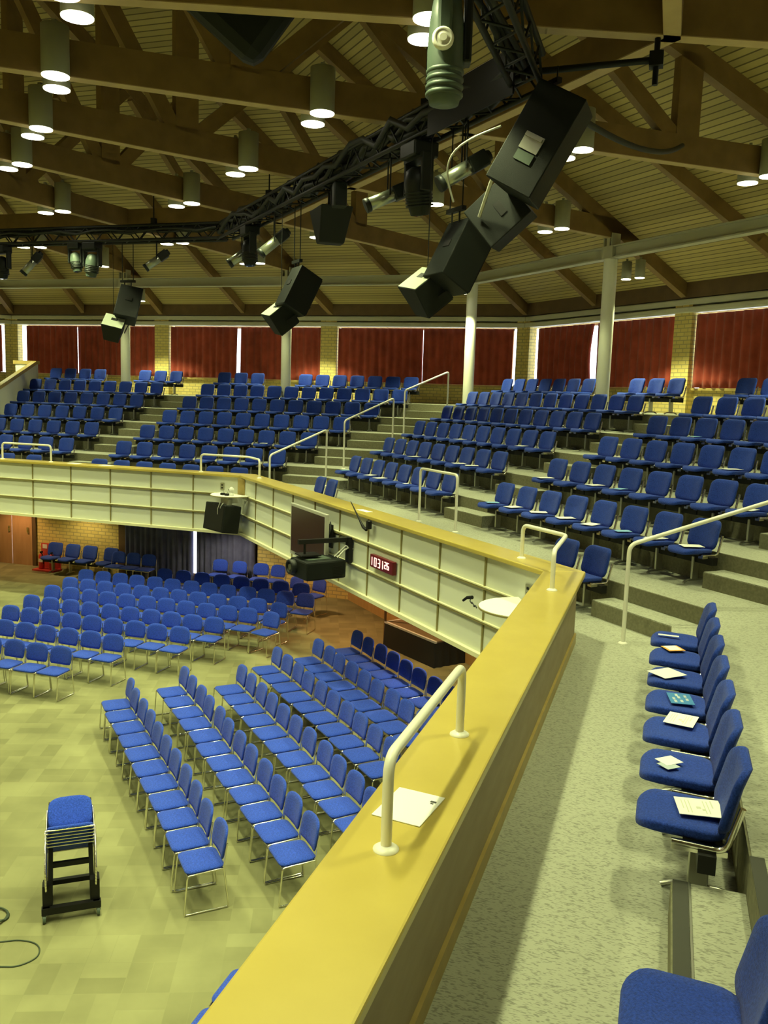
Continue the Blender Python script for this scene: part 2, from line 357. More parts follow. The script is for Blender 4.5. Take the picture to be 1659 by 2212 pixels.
for s in 'DABC':
    wn = {'A': 'far', 'B': 'right', 'C': 'near right', 'D': 'far left'}[s]
    for i, tp in enumerate(PIERS):
        if i == 3 and s != 'C': continue
        if i == 0:
            q = [P(s, tp - .05, A_WALL + .02, 0), P(s, tp + .27, A_WALL + .02, 0), P(s, tp + .27, A_WALL - .22, 0), P(s, tp - .05 + .02, A_WALL - .22, 0)]
            m = MB(); 
            c1 = P(s, -A_WALL * T22, A_WALL, 0); ps = {'D': 'E', 'A': 'D', 'B': 'A', 'C': 'B'}[s]
            u0 = RP(ANG[s] + 22.5, (A_WALL - .25) / C22, 0); u1 = RP(ANG[s] + 22.5, (A_WALL + .02) / C22, 0)
            tl = -A_WALL * T22
            m.prism([u0, P(s, tl + .36, A_WALL - .25, 0), P(s, tl + .36, A_WALL + .02, 0), u1, P(ps, -tl - .36, A_WALL + .02, 0), P(ps, -tl - .36, A_WALL - .25, 0)][::-1], tier_z(7) - .02, 7.9)
            lab = 'yellow brick corner pier between the %s wall and the next wall' % wn
        else:
            m = MB(); ring(m, s, A_WALL - .25, A_WALL + .02, tier_z(7) - .02, 7.9, tp - .29, tp + .29)
            lab = 'yellow brick pier between curtains on the %s wall, %s of the pair' % (wn, ('', 'left', 'right')[i] if i < 3 else 'end')
        struct(m.build('trim_pier_%s_%d' % (wn.replace(' ', '_'), i + 1), M_BRICK, uv=uv_side(s)), lab, 'pier')
    for i in range(3):
        nwin += 1; e0, e1 = PIERS[i] + .3, PIERS[i + 1] - .3
        w = thing('window_%d' % nwin, 'wide window behind the red curtains, bay %s of the %s wall' % (('left', 'middle', 'right')[i], wn), 'window', P(s, (e0 + e1) / 2, A_WALL + .2, SILL), rz(s), kind='structure')
        L = e1 - e0; H = HEAD - SILL; f = MB()
        for x0, x1, z0, z1 in ((-L / 2, L / 2, 0, .06), (-L / 2, L / 2, H - .06, H), (-L / 2, -L / 2 + .06, 0, H), (L / 2 - .06, L / 2, 0, H), (-.03, .03, 0, H)):
            f.box(((x0 + x1) / 2, 0, (z0 + z1) / 2), (x1 - x0, .07, z1 - z0))
        f.build('window_frame', M_FRAME, w)
        g = MB(); g.box((0, .02, H / 2), (L - .1, .006, H - .1)); g.build('pane', M_WGLASS, w)
# curtains
def curtain(s, t0, t1, z0, z1, label, m, skew0=0, skew1=0, a=A_WALL - .12, group='red curtains along the window wall', amp=.045, wl=.27, bow=None):
    n = max(6, int((t1 - t0) / .035)); nz = 8; mb = MB(); vs = []
    ph = random.random() * 6; ph2 = random.random() * 6
    for k in range(nz + 1):
        z = z0 + (z1 - z0) * k / nz; fz = 1 - k / nz
        for i in range(n + 1):
            u = i / n; t = t0 + (t1 - t0) * u + skew0 * fz * (1 - u) + skew1 * fz * u
            if bow: t += bow * math.sin(PI * (k / nz)) * u
            w = amp * (math.sin(2 * PI * (t1 - t0) * u / wl + ph) + .5 * math.sin(2 * PI * (t1 - t0) * u / (wl * 2.7) + ph2)) * (.7 + .3 * fz)
            vs.append(P(s, t, a + w, z))
    fs = [(k * (n + 1) + i, k * (n + 1) + i + 1, (k + 1) * (n + 1) + i + 1, (k + 1) * (n + 1) + i) for k in range(nz) for i in range(n)]
    mb.add(vs, fs, True); o = mb.build('curtain', m)
    so = o.modifiers.new('cloth', 'SOLIDIFY'); so.thickness = .008
    return tag(o, label, 'curtain', group)
CT = 7.525
gaps = {('A', 0): (-7.05, .015), ('A', 1): (-.2, .12), ('A', 2): (6.58, .03), ('B', 0): (-6.71, .13), ('B', 1): (.3, .03), ('B', 2): (6.6, .03), ('C', 0): (-6.6, .03), ('C', 1): (0, .03), ('C', 2): (6.6, .03), ('D', 0): (-6.6, .04), ('D', 1): (0, .04), ('D', 2): (6.6, .04)}
edge = {('A', 0): (.10, .03), ('A', 1): (.04, .03), ('A', 2): (.03, .05), ('B', 0): (.035, .12), ('B', 1): (.02, .03)}
for s in 'DABC':
    wn = {'A': 'far', 'B': 'right', 'C': 'near right', 'D': 'far left'}[s]
    for i in range(3):
        g, w = gaps[(s, i)]; el, er = edge.get((s, i), (.03, .03)); t0 = PIERS[i] + .36 + el if i == 0 else PIERS[i] + .29 + el
        t1 = PIERS[i + 1] - .29 - er if i < 2 else PIERS[i + 1] - .22 - er
        bay = ('left', 'middle', 'right')[i]
        curtain(s, t0, g - w / 2, SILL + .005, CT, 'red velvet curtain, left half of the %s bay on the %s wall' % (bay, wn), M_RED, skew1=(-.03 if w > .1 else .01), bow=(-.10 if (s, i) == ('B', 0) else None))
        curtain(s, g + w / 2, t1, SILL + .005, CT, 'red velvet curtain, right half of the %s bay on the %s wall' % (bay, wn), M_RED, skew0=(.03 if (s, i) == ('B', 0) else -.02 if w > .1 else 0), skew1=(.06 if (s, i) == ('A', 1) else 0))
# ---------------------------------------------------------------- balcony structure
GS = 'HCBAD'
gm = MB()
for s in GS: ring(gm, s, A_BODY1 - .08, A_T2, FAS_B + .04, WALK_Z)
struct(gm.build('floor_gallery_walkway', M_WALK), 'flecked carpet walkway along the front of the balcony', 'floor')
for k in range(2, 8):
    a0 = tier_a(k); a1 = tier_a(k + 1) if k < 7 else A_WALL
    gm = MB(); rm = MB()
    for s in GS:
        ring(gm, s, a0 + .012, a1 + .012 if k < 7 else a1, tier_z(k) - RISE - .02, tier_z(k)); ring(rm, s, a0, a0 + .012, tier_z(k) - RISE, tier_z(k) - .005)
    struct(gm.build('floor_gallery_tier', M_WALK), 'carpeted balcony tier, %s step up from the walkway' % ORD[k - 2], 'floor')
    struct(rm.build('trim_riser', M_RISER), 'dark carpeted riser in front of the %s balcony tier' % ORD[k - 2], 'trim')
sf = MB()
for s in GS: ring(sf, s, A_RAIL0 + .1, A_WALL, FAS_B - .02, FAS_B + .03)
struct(sf.build('ceiling_under_gallery', M_SOFF), 'flat soffit under the balcony', 'ceiling')
# parapet, one run per side
STRIP_P = 1.11
for s in GS:
    wd = {'A': 'far', 'B': 'right', 'C': 'near', 'D': 'far left', 'H': 'behind'}[s]
    o = thing('parapet', '%s run of the balcony parapet, white panels below a yellow timber rail' % wd, 'parapet', kind='structure')
    p = MB(); ring(p, s, A_RAIL0 + .10, A_BODY1, FAS_B, RAIL_Z - .06)
    for z0, z1 in ((2.13, 2.515), (2.555, 2.955), (2.995, 3.37)):
        q = [(A_RAIL0 + .10, z0), (A_RAIL0 + .062, z0), (A_RAIL0 + .072, z1), (A_RAIL0 + .10, z1)]
        vs = [P(s, sg * a * T22, a, z) for sg in (-1, 1) for a, z in q]
        p.add(vs, [(0, 1, 2, 3), (7, 6, 5, 4), (0, 4, 5, 1), (1, 5, 6, 2), (2, 6, 7, 3), (3, 7, 4, 0)])
    p.build('fascia', M_PANEL, o)
    p = MB(); ring(p, s, A_BODY1, A_BODY1 + .006, WALK_Z, RAIL_Z - .06); p.build('back_panel', M_BODY, o)
    p = MB(); ring(p, s, A_BODY1 + .006, A_BODY1 + .028, WALK_Z, WALK_Z + .11); p.build('skirting', M_TRIMW, o)
    p = MB(); ring(p, s, A_RAIL0, A_RAIL1, RAIL_Z - .06, RAIL_Z); p.build('top_rail', M_RAILW, o, bevel=.012)
    for z in (2.535, 2.975):
        p = MB(); ring(p, s, A_RAIL0 + .03, A_RAIL0 + .102, z + .006, z + .022); p.build('ledge', M_LEDGE, o)
        p = MB(); ring(p, s, A_RAIL0 + .034, A_RAIL0 + .102, z - .022, z + .006); p.build('ledge_strip', M_STRIP, o)
    p = MB(); ring(p, s, A_RAIL0 + .005, A_RAIL0 + .102, FAS_B - .03, FAS_B + .03); p.build('bottom_edge', M_LEDGE, o)
    for j in range(-5, 6):
        t = -.14 + STRIP_P * j
        if abs(t) > 5.3: continue
        p = MB(); ring(p, s, A_RAIL0 + .048, A_RAIL0 + .102, FAS_B + .03, RAIL_Z - .06, t - .014, t + .014); p.build('batten', M_STRIP, o)
    # end pilaster at the left corner of the run
    p = MB(); tl = -(A_RAIL0 + .06) * T22
    p.prism([P(s, tl, A_RAIL0 + .06, 0), P(s, tl + .20, A_RAIL0 + .06, 0), P(s, tl + .12, A_RAIL0 - .08, 0)], 3.0, RAIL_Z - .07)
    if s in 'BA': p.build('corner_post', M_TRIMW, o)
# columns, ring beam
RC = 23.05; AR = RC * C22
COLANG = [22.5 + 45 * i for i in range(8)] + [45 * i + d for i in range(8) for d in (-7.86, 7.86)]
for s in 'DABC':
    wd = {'A': 'far', 'B': 'right', 'C': 'near right', 'D': 'far left'}[s]
    for j, t in enumerate((-RC * math.sin(PI / 8), -2.94, 2.94)):
        q = P(s, t, AR, 0); c = thing('column', '%s white round steel column at the back of the balcony, %s side' % (('corner', 'left inner', 'right inner')[j], wd), 'column', (q.x, q.y, tier_z(7)), rz(s), 'columns behind the balcony seats', 'structure')
        m = MB(); m.cyl((0, 0, 0), (0, 0, 8.57 - tier_z(7)), .155, 24); m.build('shaft', M_COLM, c)
        m = MB(); m.box((0, 0, 8.71 - tier_z(7)), (.36, .26, .28)); m.box((0, 0, 8.95 - tier_z(7)), (.10, .22, .2)); m.box((.13, 0, 8.98 - tier_z(7)), (.025, .25, .3)); m.box((-.13, 0, 8.98 - tier_z(7)), (.025, .25, .3)); m.build('cap', M_RING, c)
for s in SIDES:
    m = MB(); ring(m, s, AR - .09, AR + .09, 8.60, 8.61); ring(m, s, AR - .03, AR + .03, 8.6, 8.84); ring(m, s, AR - .11, AR + .11, 8.57, 8.60); ring(m, s, AR - .11, AR + .11, 8.82, 8.85)
    struct(m.build('ring_beam', M_RING), 'pale steel ring beam on the columns, %s side' % WORD[s].replace('_', ' '), 'beam')
    a = 15.45 * C22
    m = MB(); ring(m, s, a - .09, a + .09, 9.04, 9.44)
    pb = m.build('purlin_beam', M_GLU); m = MB(); ring(m, s, a - .085, a + .085, 9.03, 9.04); m.build('bounce_light_strip', M_GLU_BOUNCE, pb)  # thin strip below the purlin: floor bounce painted as a paler tone
    struct(pb, 'brown timber ring purlin joining the roof trusses, %s side' % WORD[s].replace('_', ' '), 'beam')
# roof trusses
def dev(d): return math.radians(((d + 22.5) % 45) - 22.5)
def aof(d, r): return r * math.cos(dev(d))
ends = ['corner', 'left', 'right']
for i, d in enumerate(sorted(x % 360 for x in COLANG)):
    o = thing('roof_truss', ('brown timber roof truss over the %s column of the ring, counted from the right' % ORD[i] if i < 10 else 'brown timber roof truss on the stage side outside the frame'), 'truss', group=None if i < 10 else 'roof trusses on the stage side', kind='structure')
    m = MB(); m.beam(RP(d, 1.5, 9.25), RP(d, 23.0, 9.25), .17, .42); m.build('tie_beam', M_GLU, o); m = MB(); m.beam(RP(d, 1.5, 9.035), RP(d, 23.0, 9.035), .165, .01); m.build('bounce_light_strip', M_GLU_BOUNCE, o)  # added pale strip paints floor-bounce light on the tie beam's bottom face
    m = MB(); m.beam(RP(d, 2, roof_z(aof(d, 2)) - .17), RP(d, 24.25 / math.cos(dev(d)), roof_z(aof(d, 24.25 / math.cos(dev(d)))) - .17), .17, .34); m.build('rafter', M_GLU, o); m = MB(); rr = 24.2 / math.cos(dev(d)); m.beam(RP(d, 2, roof_z(aof(d, 2)) - .345), RP(d, rr, roof_z(aof(d, rr)) - .345), .16, .01); m.build('bounce_light_strip', M_GLU_BOUNCE, o)  # same painted bounce light along the rafter's bottom face
    rp = 18.1
    m = MB(); m.beam(RP(d, rp, 9.4), RP(d, rp, roof_z(aof(d, rp)) - .2), .17, .42, up=RP(d, 1, 0) - RP(d, 0, 0)); m.build('king_post', M_GLU, o)
    m = MB(); m.beam(RP(d, 11.2, 9.4), RP(d, 11.2, roof_z(aof(d, 11.2)) - .2), .17, .38, up=RP(d, 1, 0) - RP(d, 0, 0)); m.build('queen_post', M_GLU, o)
    m = MB(); m.beam(RP(d, 17.9, 9.4), RP(d, 14.6, roof_z(aof(d, 14.6)) - .3), .15, .24); m.build('strut', M_GLU, o)
    m = MB(); m.beam(RP(d, 11.4, 9.4), RP(d, 14.4, roof_z(aof(d, 14.4)) - .3), .15, .24); m.build('strut', M_GLU, o)
    m = MB(); m.beam(RP(d, 11.0, 9.4), RP(d, 7.5, roof_z(aof(d, 7.5)) - .3), .15, .24); m.build('strut', M_GLU, o)
for s in 'DABC':
    for j, t in enumerate((-6.7, 0, 6.7)):
        d = ANG[s] - math.degrees(math.atan2(t, 24.1)); r1 = 24.25 / math.cos(dev(d)); r0 = 15.5 * C22 / math.cos(dev(d))
        m = MB(); m.beam(RP(d, r0, roof_z(aof(d, r0)) - .15), RP(d, r1, roof_z(aof(d, r1)) - .15), .14, .30)
        rf = m.build('rafter', M_GLU); m = MB(); m.beam(RP(d, r0, roof_z(aof(d, r0)) - .305), RP(d, r1 - .1, roof_z(aof(d, r1 - .1)) - .305), .13, .01); m.build('bounce_light_strip', M_GLU_BOUNCE, rf)  # pale strip below the rafter carries painted bounce light
        struct(rf, 'brown intermediate rafter above the %s window bay, %s side' % (('left', 'middle', 'right')[j], {'A': 'far', 'B': 'right', 'C': 'near right', 'D': 'far left'}[s]), 'rafter')
# walls under the balcony
AU = 16.7
def under(s, t0, t1, m, name, label, da=0, z1=FAS_B + .02):
    w = MB(); ring(w, s, AU - da, AU + .2, 0, z1, t0, t1); return struct(w.build(name, m, uv=uv_side(s)), label, 'wall')
lim = AU * T22
under('A', -2.86, .02, M_BRICK, 'wall_under_brick', 'lit yellow brick wall under the far balcony beside the red fire point')
under('A', 4.30, lim, M_BRICK, 'wall_under_brick_corner', 'yellow brick wall under the far balcony right of the blue curtain')
under('A', -lim, -4.36, M_WPAN, 'wall_under_left', 'timber lined wall left of the orange wooden doors')
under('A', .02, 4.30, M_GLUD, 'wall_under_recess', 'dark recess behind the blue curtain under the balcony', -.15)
under('A', 0.0, .24, M_GLUD, 'trim_jamb', 'dark brown jamb at the left edge of the blue curtain', .06)
under('A', -2.96, -2.84, M_GLUD, 'trim_door_frame', 'brown frame post right of the orange wooden doors', .05)
under('B', -lim, lim, M_WPAN, 'wall_under_right', 'yellow timber panelled wall under the right balcony')
under('C', -lim, lim, M_WPAN, 'wall_under_near', 'timber panelled wall under the near balcony')
under('D', -lim, lim, M_BRICK, 'wall_under_far_left', 'brick wall under the far left balcony')
under('H', -lim, lim, M_BRICK, 'wall_under_behind', 'brick wall under the balcony behind the viewer')
for s in 'EFG': under(s, -lim, lim, M_BRICK, 'wall_stage_' + WORD[s], 'brick wall on the stage side of the hall, %s part' % WORD[s].replace('_', ' '), 0, 8.4)
for s in 'EFG':
    w = MB(); ring(w, s, A_RAIL0, AU + .2, 8.3, 8.45)
dn = 0
for t0, t1, nm in ((-3.68, -2.97, 'right'), (-4.36, -3.70, 'left')):
    dn += 1
    o = thing('door_%d' % dn, 'orange lit wooden door leaf under the far balcony, %s of the pair' % nm, 'door', P('A', (t0 + t1) / 2, AU - .02, 0), rz('A'), kind='structure')
    m = MB(); m.box((0, 0, 1.04), (t1 - t0 - .01, .05, 2.08)); m.build('leaf', M_DOOR, o)
    m = MB(); m.box((.22 if nm == 'right' else .26, -.05, 1.05), (.06, .02, .16)); m.cyl((.22 if nm == 'right' else .26, -.03, 1.05), (.22 if nm == 'right' else .26, -.09, 1.05), .012); m.build('door_handle', M_BRASS, o)
curtain('A', .26, 2.40, .03, 2.08, 'dark blue curtain under the balcony, left of the bright gap', M_BLUEC, a=AU - .1, group='blue curtains under the balcony', amp=.05, wl=.17)
curtain('A', 2.52, 4.28, .03, 2.08, 'blue curtain under the balcony, right of the bright gap', M_BLUEC, a=AU - .1, group='blue curtains under the balcony', amp=.05, wl=.17)
o = thing('window_13', 'narrow bright window slot between the blue curtains', 'window', P('A', 2.46, AU + .01, .2), rz('A'), kind='structure')
m = MB(); m.box((0, 0, .95), (.40, .01, 1.75)); m.build('pane', mat('bright_window', (.9, .9, .9), .5, emit=(.93, .95, 1), es=4.0), o)
m = MB(); m.box((0, -.02, 1.42), (.4, .03, .05)); m.build('glazing_bar', M_GLUD, o)
# half steps in the aisles and white balustrade
STEPS = []
def aisle_step(s, k, t0, t1, lab, corner=None, nose=False):
    o = thing('step', lab, 'step', group='aisle steps')
    m = MB(); a1 = tier_a(k); a0 = a1 - .36; z0 = tier_z(k - 1); zt = z0 + RISE / 2
    ring(m, s, a0, a1 - .002, z0, zt, t0, t1)
    if corner: ring(m, corner[0], a0, a1 - .002, z0, zt, corner[1], corner[2])
    b = m.build('tread', M_WALK, o); f = MB(); ring(f, s, a0 - .008, a0, z0, zt - .012, t0 if t0 is not None else None, t1)
    if corner: ring(f, corner[0], a0 - .008, a0, z0, zt - .012, corner[1], corner[2])
    f.build('riser', M_RISER, o)
    if nose:
        n = MB(); ring(n, s, a0, a0 + .075, zt, zt + .006, t0, t1); n.build('nosing', M_NOSE, o)
        n = MB(); ring(n, s, a0 + .078, a0 + .088, zt, zt + .008, t0, t1); n.build('nosing_edge', M_ALU, o)
    return o
# ---------------------------------------------------------------- seating prototypes
def rrect(w, h, r, n=5, taper=0):
    pts = []
    for cx, cy, a0 in ((w / 2 - r, h / 2 - r, 0), (-w / 2 + r, h / 2 - r, 90), (-w / 2 + r, -h / 2 + r, 180), (w / 2 - r, -h / 2 + r, 270)):
        for i in range(n + 1):
            a = math.radians(a0 + 90 * i / n); pts.append((cx + r * math.cos(a), cy + r * math.sin(a)))
    return pts
def pad(outline, thick, fn, edge=.018, crown=.012):
    """upholstered pad: an outline lofted through rounded edges; fn maps (u, v, w) to a point"""
    mb = MB(); n = len(outline); layers = [(1 - edge * 2.4, -thick / 2), (1 - edge * .6, -thick / 2 + edge * .45), (1, -thick * .12), (1, thick * .12), (1 - edge * .6, thick / 2 - edge * .45), (1 - edge * 2.6, thick / 2), (.72, thick / 2 + crown * .7), (.38, thick / 2 + crown)]
    vs = [fn(x * k, y * k, w) for k, w in layers for x, y in outline]
    fs = [(i * n + j, i * n + (j + 1) % n, (i + 1) * n + (j + 1) % n, (i + 1) * n + j) for i in range(len(layers) - 1) for j in range(n)]
    b = len(vs); vs.append(fn(0, 0, -thick / 2)); vs.append(fn(0, 0, thick / 2 + crown * 1.05)); k = (len(layers) - 1) * n
    fs += [(b, (j + 1) % n, j) for j in range(n)] + [(b + 1, k + j, k + (j + 1) % n) for j in range(n)]
    return mb.add(vs, fs, True)
def balcony_chair():
    o = thing('balcony_chair', 'x', 'chair')
    # seat: rounded, slightly dished, front edge towards -y
    def fs(u, v, w): return Vector((u, -.325 + v, .435 + w - .03 * (v / .22) * .3 + (.02 * (u / .24) ** 2 if w > 0 else 0) - (.025 * max(0, (-v - .14) / .09) ** 2)))
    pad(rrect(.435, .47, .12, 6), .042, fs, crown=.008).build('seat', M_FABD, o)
    # back: rounded rectangle, curved and leaning
    def fb(u, v, w):
        z = .635 + v; lean = (z - .45) * .24
        return Vector((u, -.125 + lean - w + .06 * (1 - (u / .24) ** 2) - .02, z - w * .2))
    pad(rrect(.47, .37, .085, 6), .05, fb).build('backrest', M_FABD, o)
    for sx in (-1, 1):
        x = sx * .25; m = MB()
        m.tube(smooth_bend([(x, -.37, .402), (x, -.10, .388), (x, -.035, .64)], .06), .017, 8); m.box((x * .9, -.23, .378), (.07, .28, .03))
        m.build('side_bracket', M_CHROME, o)
    m = MB(); m.box((0, -.19, .325), (.60, .09, .10)); m.box((-.12, -.21, .385), (.05, .2, .03)); m.box((.12, -.21, .385), (.05, .2, .03)); m.build('beam', M_BLK, o)
    l = MB(); l.box((0, -.21, .2), (.035, .11, .30), bev=.008); l.tube(smooth_bend([(0, -.40, .015), (0, -.33, .04), (0, -.09, .04), (0, -.02, .015)], .05), .016, 6); l.build('leg', M_ALU, o)
    return o
def hall_chair():
    o = thing('hall_chair', 'x', 'chair')
    def fs(u, v, w): return Vector((u * (1 - .04 * (v / .2)), -.235 + v, .445 + w * 1.0))
    pad(rrect(.43, .41, .07, 4), .035, fs, crown=.008).build('seat', M_FAB, o)
    out = []
    for i in range(13):
        a = PI * i / 12; out.append((.215 * (abs(math.cos(a)) ** .62) * (1 if math.cos(a) >= 0 else -1), .03 + .13 * math.sin(a) ** .75))
    out += [(-.215, -.10), (-.19, -.145), (-.09, -.155), (.09, -.155), (.19, -.145), (.215, -.10)]
    def fb(u, v, w):
        z = .665 + v; return Vector((u, -.06 + (z - .5) * .17 - w + .035 * (1 - (u / .215) ** 2) - .01, z))
    pad(out, .03, fb, crown=.006).build('backrest', M_FAB, o)
    for sx in (-1, 1):
        x = sx * .232; m = MB()
        m.tube(smooth_bend([(x * .96, -.015, .70), (x, -.055, .46), (x, 0, .012), (x, -.46, .012), (x, -.425, .43), (x, -.06, .44)], .03, 3), .0095, 6)
        m.build('side_frame', M_CHROME, o)
    m = MB(); m.cyl((-.232, -.42, .425), (.232, -.42, .425), .0095, 6); m.build('front_bar', M_CHROME, o)
    m = MB(); m.cyl((-.232, -.06, .425), (.232, -.06, .425), .0095, 6); m.build('rear_bar', M_CHROME, o)
    return o
BC = balcony_chair(); HC = hall_chair(); used = {'b': False, 'h': False}
def place(kind, loc, rotz, label, group):
    first = BC if kind == 'b' else HC
    if not used[kind]:
        used[kind] = True; first.location = loc; first.rotation_euler = (0, 0, rotz); first['label'] = label; first['group'] = group; return first
    return dup(first, loc, rotz, label, group)
ROWW = {1: 'front', 2: 'second', 3: 'third', 4: 'fourth', 5: 'fifth', 6: 'sixth', 7: 'top'}
GAL = {('A', 1, 1): [(-2.312, 0.6, 1), (-1.45, 0.6, 1)], ('A', 1, 2): [(-3.42, 0.69, 4)], ('A', 1, 3): [(-4.72, 0.66, 6)], ('A', 1, 4): [(-5.337, 0.648, 7)], ('A', 1, 5): [(-5.879, 0.623, 8)], ('A', 1, 6): [(-6.377, 0.602, 9)], ('A', 1, 7): [(-6.50, 0.62, 4), (-2.803, 0.616, 3)], ('A', 2, 1): [(0.602, 0.671, 7)], ('A', 2, 2): [(0.513, 0.652, 8)], ('A', 2, 3): [(0.461, 0.621, 9)], ('A', 2, 4): [(0.427, 0.606, 10)], ('A', 2, 5): [(0.377, 0.596, 11)], ('A', 2, 6): [(0.321, 0.589, 12)], ('A', 2, 7): [(0.269, 0.613, 3), (3.215, 0.595, 7)],
 ('B', 3, 1): [(-4.856, 0.638, 2)], ('B', 3, 2): [(-5.615, 0.623, 8)], ('B', 3, 3): [(-6.243, 0.61, 9)], ('B', 3, 4): [(-6.868, 0.605, 10)], ('B', 3, 5): [(-7.507, 0.603, 11)], ('B', 3, 6): [(-8.164, 0.604, 12)], ('B', 3, 7): [(-8.189, 0.603, 7), (-2.827, 0.63, 3)],
 ('B', 4, 1): [(3.842, 0.625, 2)], ('B', 4, 2): [(0.61, 0.643, 8)], ('B', 4, 3): [(0.501, 0.63, 8)], ('B', 4, 4): [(0.43, 0.62, 8)], ('B', 4, 5): [(0.414, 0.606, 6)], ('B', 4, 6): [(0.357, 0.625, 4)], ('B', 4, 7): [(0.359, 0.633, 2)],
 ('C', 5, 1): [(-4.56, .62, 7), (.86, .62, 1)]}
BLK = {1: 'block against the white sloping wall', 2: 'wide block left of the stair rails', 3: 'block right of the stair rails', 4: 'block right of the standing guard rail', 5: 'row beside the near walkway'}
SEAT = {}; ENDS = {}
for (s, b, k), segs in GAL.items():
    n = 0; tot = sum(q[2] for q in segs)
    for (t0, p, c) in segs:
        for i in range(c):
            t = t0 + p * i; q = P(s, t, back_a(k), tier_z(k))
            if b == 5:
                lab = ('blue balcony chair, %s from the near end of the row beside the near walkway' % ORD[6 - n]) if n < 7 else 'blue balcony chair cut off at the bottom right corner beyond the aisle step'
            else:
                lab = 'blue balcony chair, %s from left in %s row, %s' % (ORD[n], ROWW[k], BLK[b])
            place('b', (q.x, q.y, q.z), rz(s), lab, 'linked blue chairs in the balcony, block %s' % ('one', 'two', 'three', 'four', 'five')[b - 1])
            SEAT[(b, k, n)] = (s, t, lab); n += 1
    ENDS[(b, k)] = (segs[0][0] - .28, segs[-1][0] + segs[-1][1] * (segs[-1][2] - 1) + .28)
# hall chairs
NEARB = [(-.13, 11, 9.92), (-.40, 12, 10.84), (-.16, 11, 11.74), (-.91, 10, 12.62), (-1.14, 9, 13.49), (-1.41, 8, 14.41)]
for k, (t0, n, a) in enumerate(NEARB):
    for i in range(n):
        q = P('B', t0 + .491 * i + random.uniform(-.008, .008), a + random.uniform(-.015, .015), 0)
        place('h', q, rz('B') + random.uniform(-.03, .03), 'blue hall chair, %s from far end of %s row, near block on the hall floor' % (ORD[i], ('front', 'second', 'third', 'fourth', 'fifth', 'back')[k]), 'blue chairs in the near block of the hall floor')
FARB = [(3.37, 4, 8.13), (2.75, 6, 9.12), (2.08, 9, 10.06), (1.85, 10, 10.95), (1.62, 11, 11.90), (1.42, 11, 12.75), (1.18, 13, 13.66), (2.80, 8, 14.62)]
FN = ('front', 'second', 'third', 'fourth', 'fifth', 'sixth', 'seventh', 'rear')
for k, (t0, n, a) in enumerate(FARB):
    for i in range(n):
        p = .488 if k < 7 else .53
        q = P('A', t0 + p * i + random.uniform(-.01, .01), a + random.uniform(-.015, .015), 0)
        place('h', q, rz('A') + random.uniform(-.04, .04), 'blue hall chair, %s from left in %s row, far block on the hall floor' % (ORD[i], FN[k]), 'blue chairs in the far block of the hall floor')
for t, a, r, k in ((7.08, 11.80, -.25, 4), (6.88, 12.60, -.2, 5)):
    place('h', P('A', t, a, 0), rz('A') + r, 'blue hall chair turned slightly, pushed against the right end of the far block %s row' % FN[k], 'blue chairs in the far block of the hall floor')
for i, t in enumerate((3.42, 4.0, 4.62, 5.12)):
    place('h', P('A', t, 16.32, 0), rz('A') + (.05, -.04, .1, -.1)[i], 'blue hall chair standing before the blue curtain under the balcony, %s from left' % ORD[i], 'blue chairs along the wall under the balcony')
for i, t in enumerate((.45, .92, 1.40)):
    place('h', P('A', t, 16.05, 0), rz('A'), 'shadowed blue hall chair before the dark blue curtain, %s from left' % ORD[i], 'blue chairs along the wall under the balcony')
for i, t in enumerate((6.15, 6.75)):
    place('h', P('A', t, 15.2, 0), rz('A') - .35, 'blue hall chair under the projector at the balcony corner, %s of two' % ('left', 'right')[i], 'blue chairs along the wall under the balcony')
for i, t in enumerate((-1.9, -1.3, -.72, -.02)):
    q = P('A', t, 16.42, .10 - .03 * i)
    b = place('b', (q.x, q.y, 0), rz('A') + (.05, 0, 0, -.06)[i], 'blue padded chair beside the red fire point against brick wall, %s from left' % ORD[i], 'padded chairs against the brick wall below the balcony')
for i, y in enumerate((2.08, 1.55)):
    q = P('C', -1.86 + .5 * i, 11.80, 0)
    place('h', q, rz('C'), 'blue hall chair half hidden below the near rail, %s' % ('upper of the two', 'lower of the two')[i], 'blue chairs below the near rail')
# stack of chairs on a trolley
TB = Vector((-5.52, 6.98, 0)); TR = math.radians(38)
tr = thing('chair_trolley', 'black wheeled trolley carrying a tilted stack of blue chairs', 'trolley', TB, TR)
m = MB(); m.box((0, -.30, .13), (.56, .06, .07)); m.box((0, .22, .13), (.56, .05, .05))
for sx in (-1, 1): m.box((sx * .235, -.04, .13), (.06, .56, .07)); m.build('base_frame', M_BLK, tr) if sx == 1 else None
m = MB()
for sx in (-1, 1):
    m.beam((sx * .20, -.24, .15), (sx * .19, -.08, .66), .045, .05, up=(0, 1, 0)); m.beam((sx * .20, .2, .15), (sx * .19, .28, .98), .04, .05, up=(0, 1, 0)); m.box((sx * .225, -.24, .27), (.09, .10, .22))
m.beam((-.2, -.11, .5), (.2, -.11, .5), .04, .05); m.build('upright_frame', M_BLK, tr)
for sx in (-1, 1):
    for yy in (-.30, .22):
        m = MB(); m.cyl((sx * .255 - .015, yy, .045), (sx * .255 + .015, yy, .045), .045, 14); m.box((sx * .255, yy, .085), (.04, .05, .04)); m.build('caster', M_GREY, tr)
th = math.radians(-36)
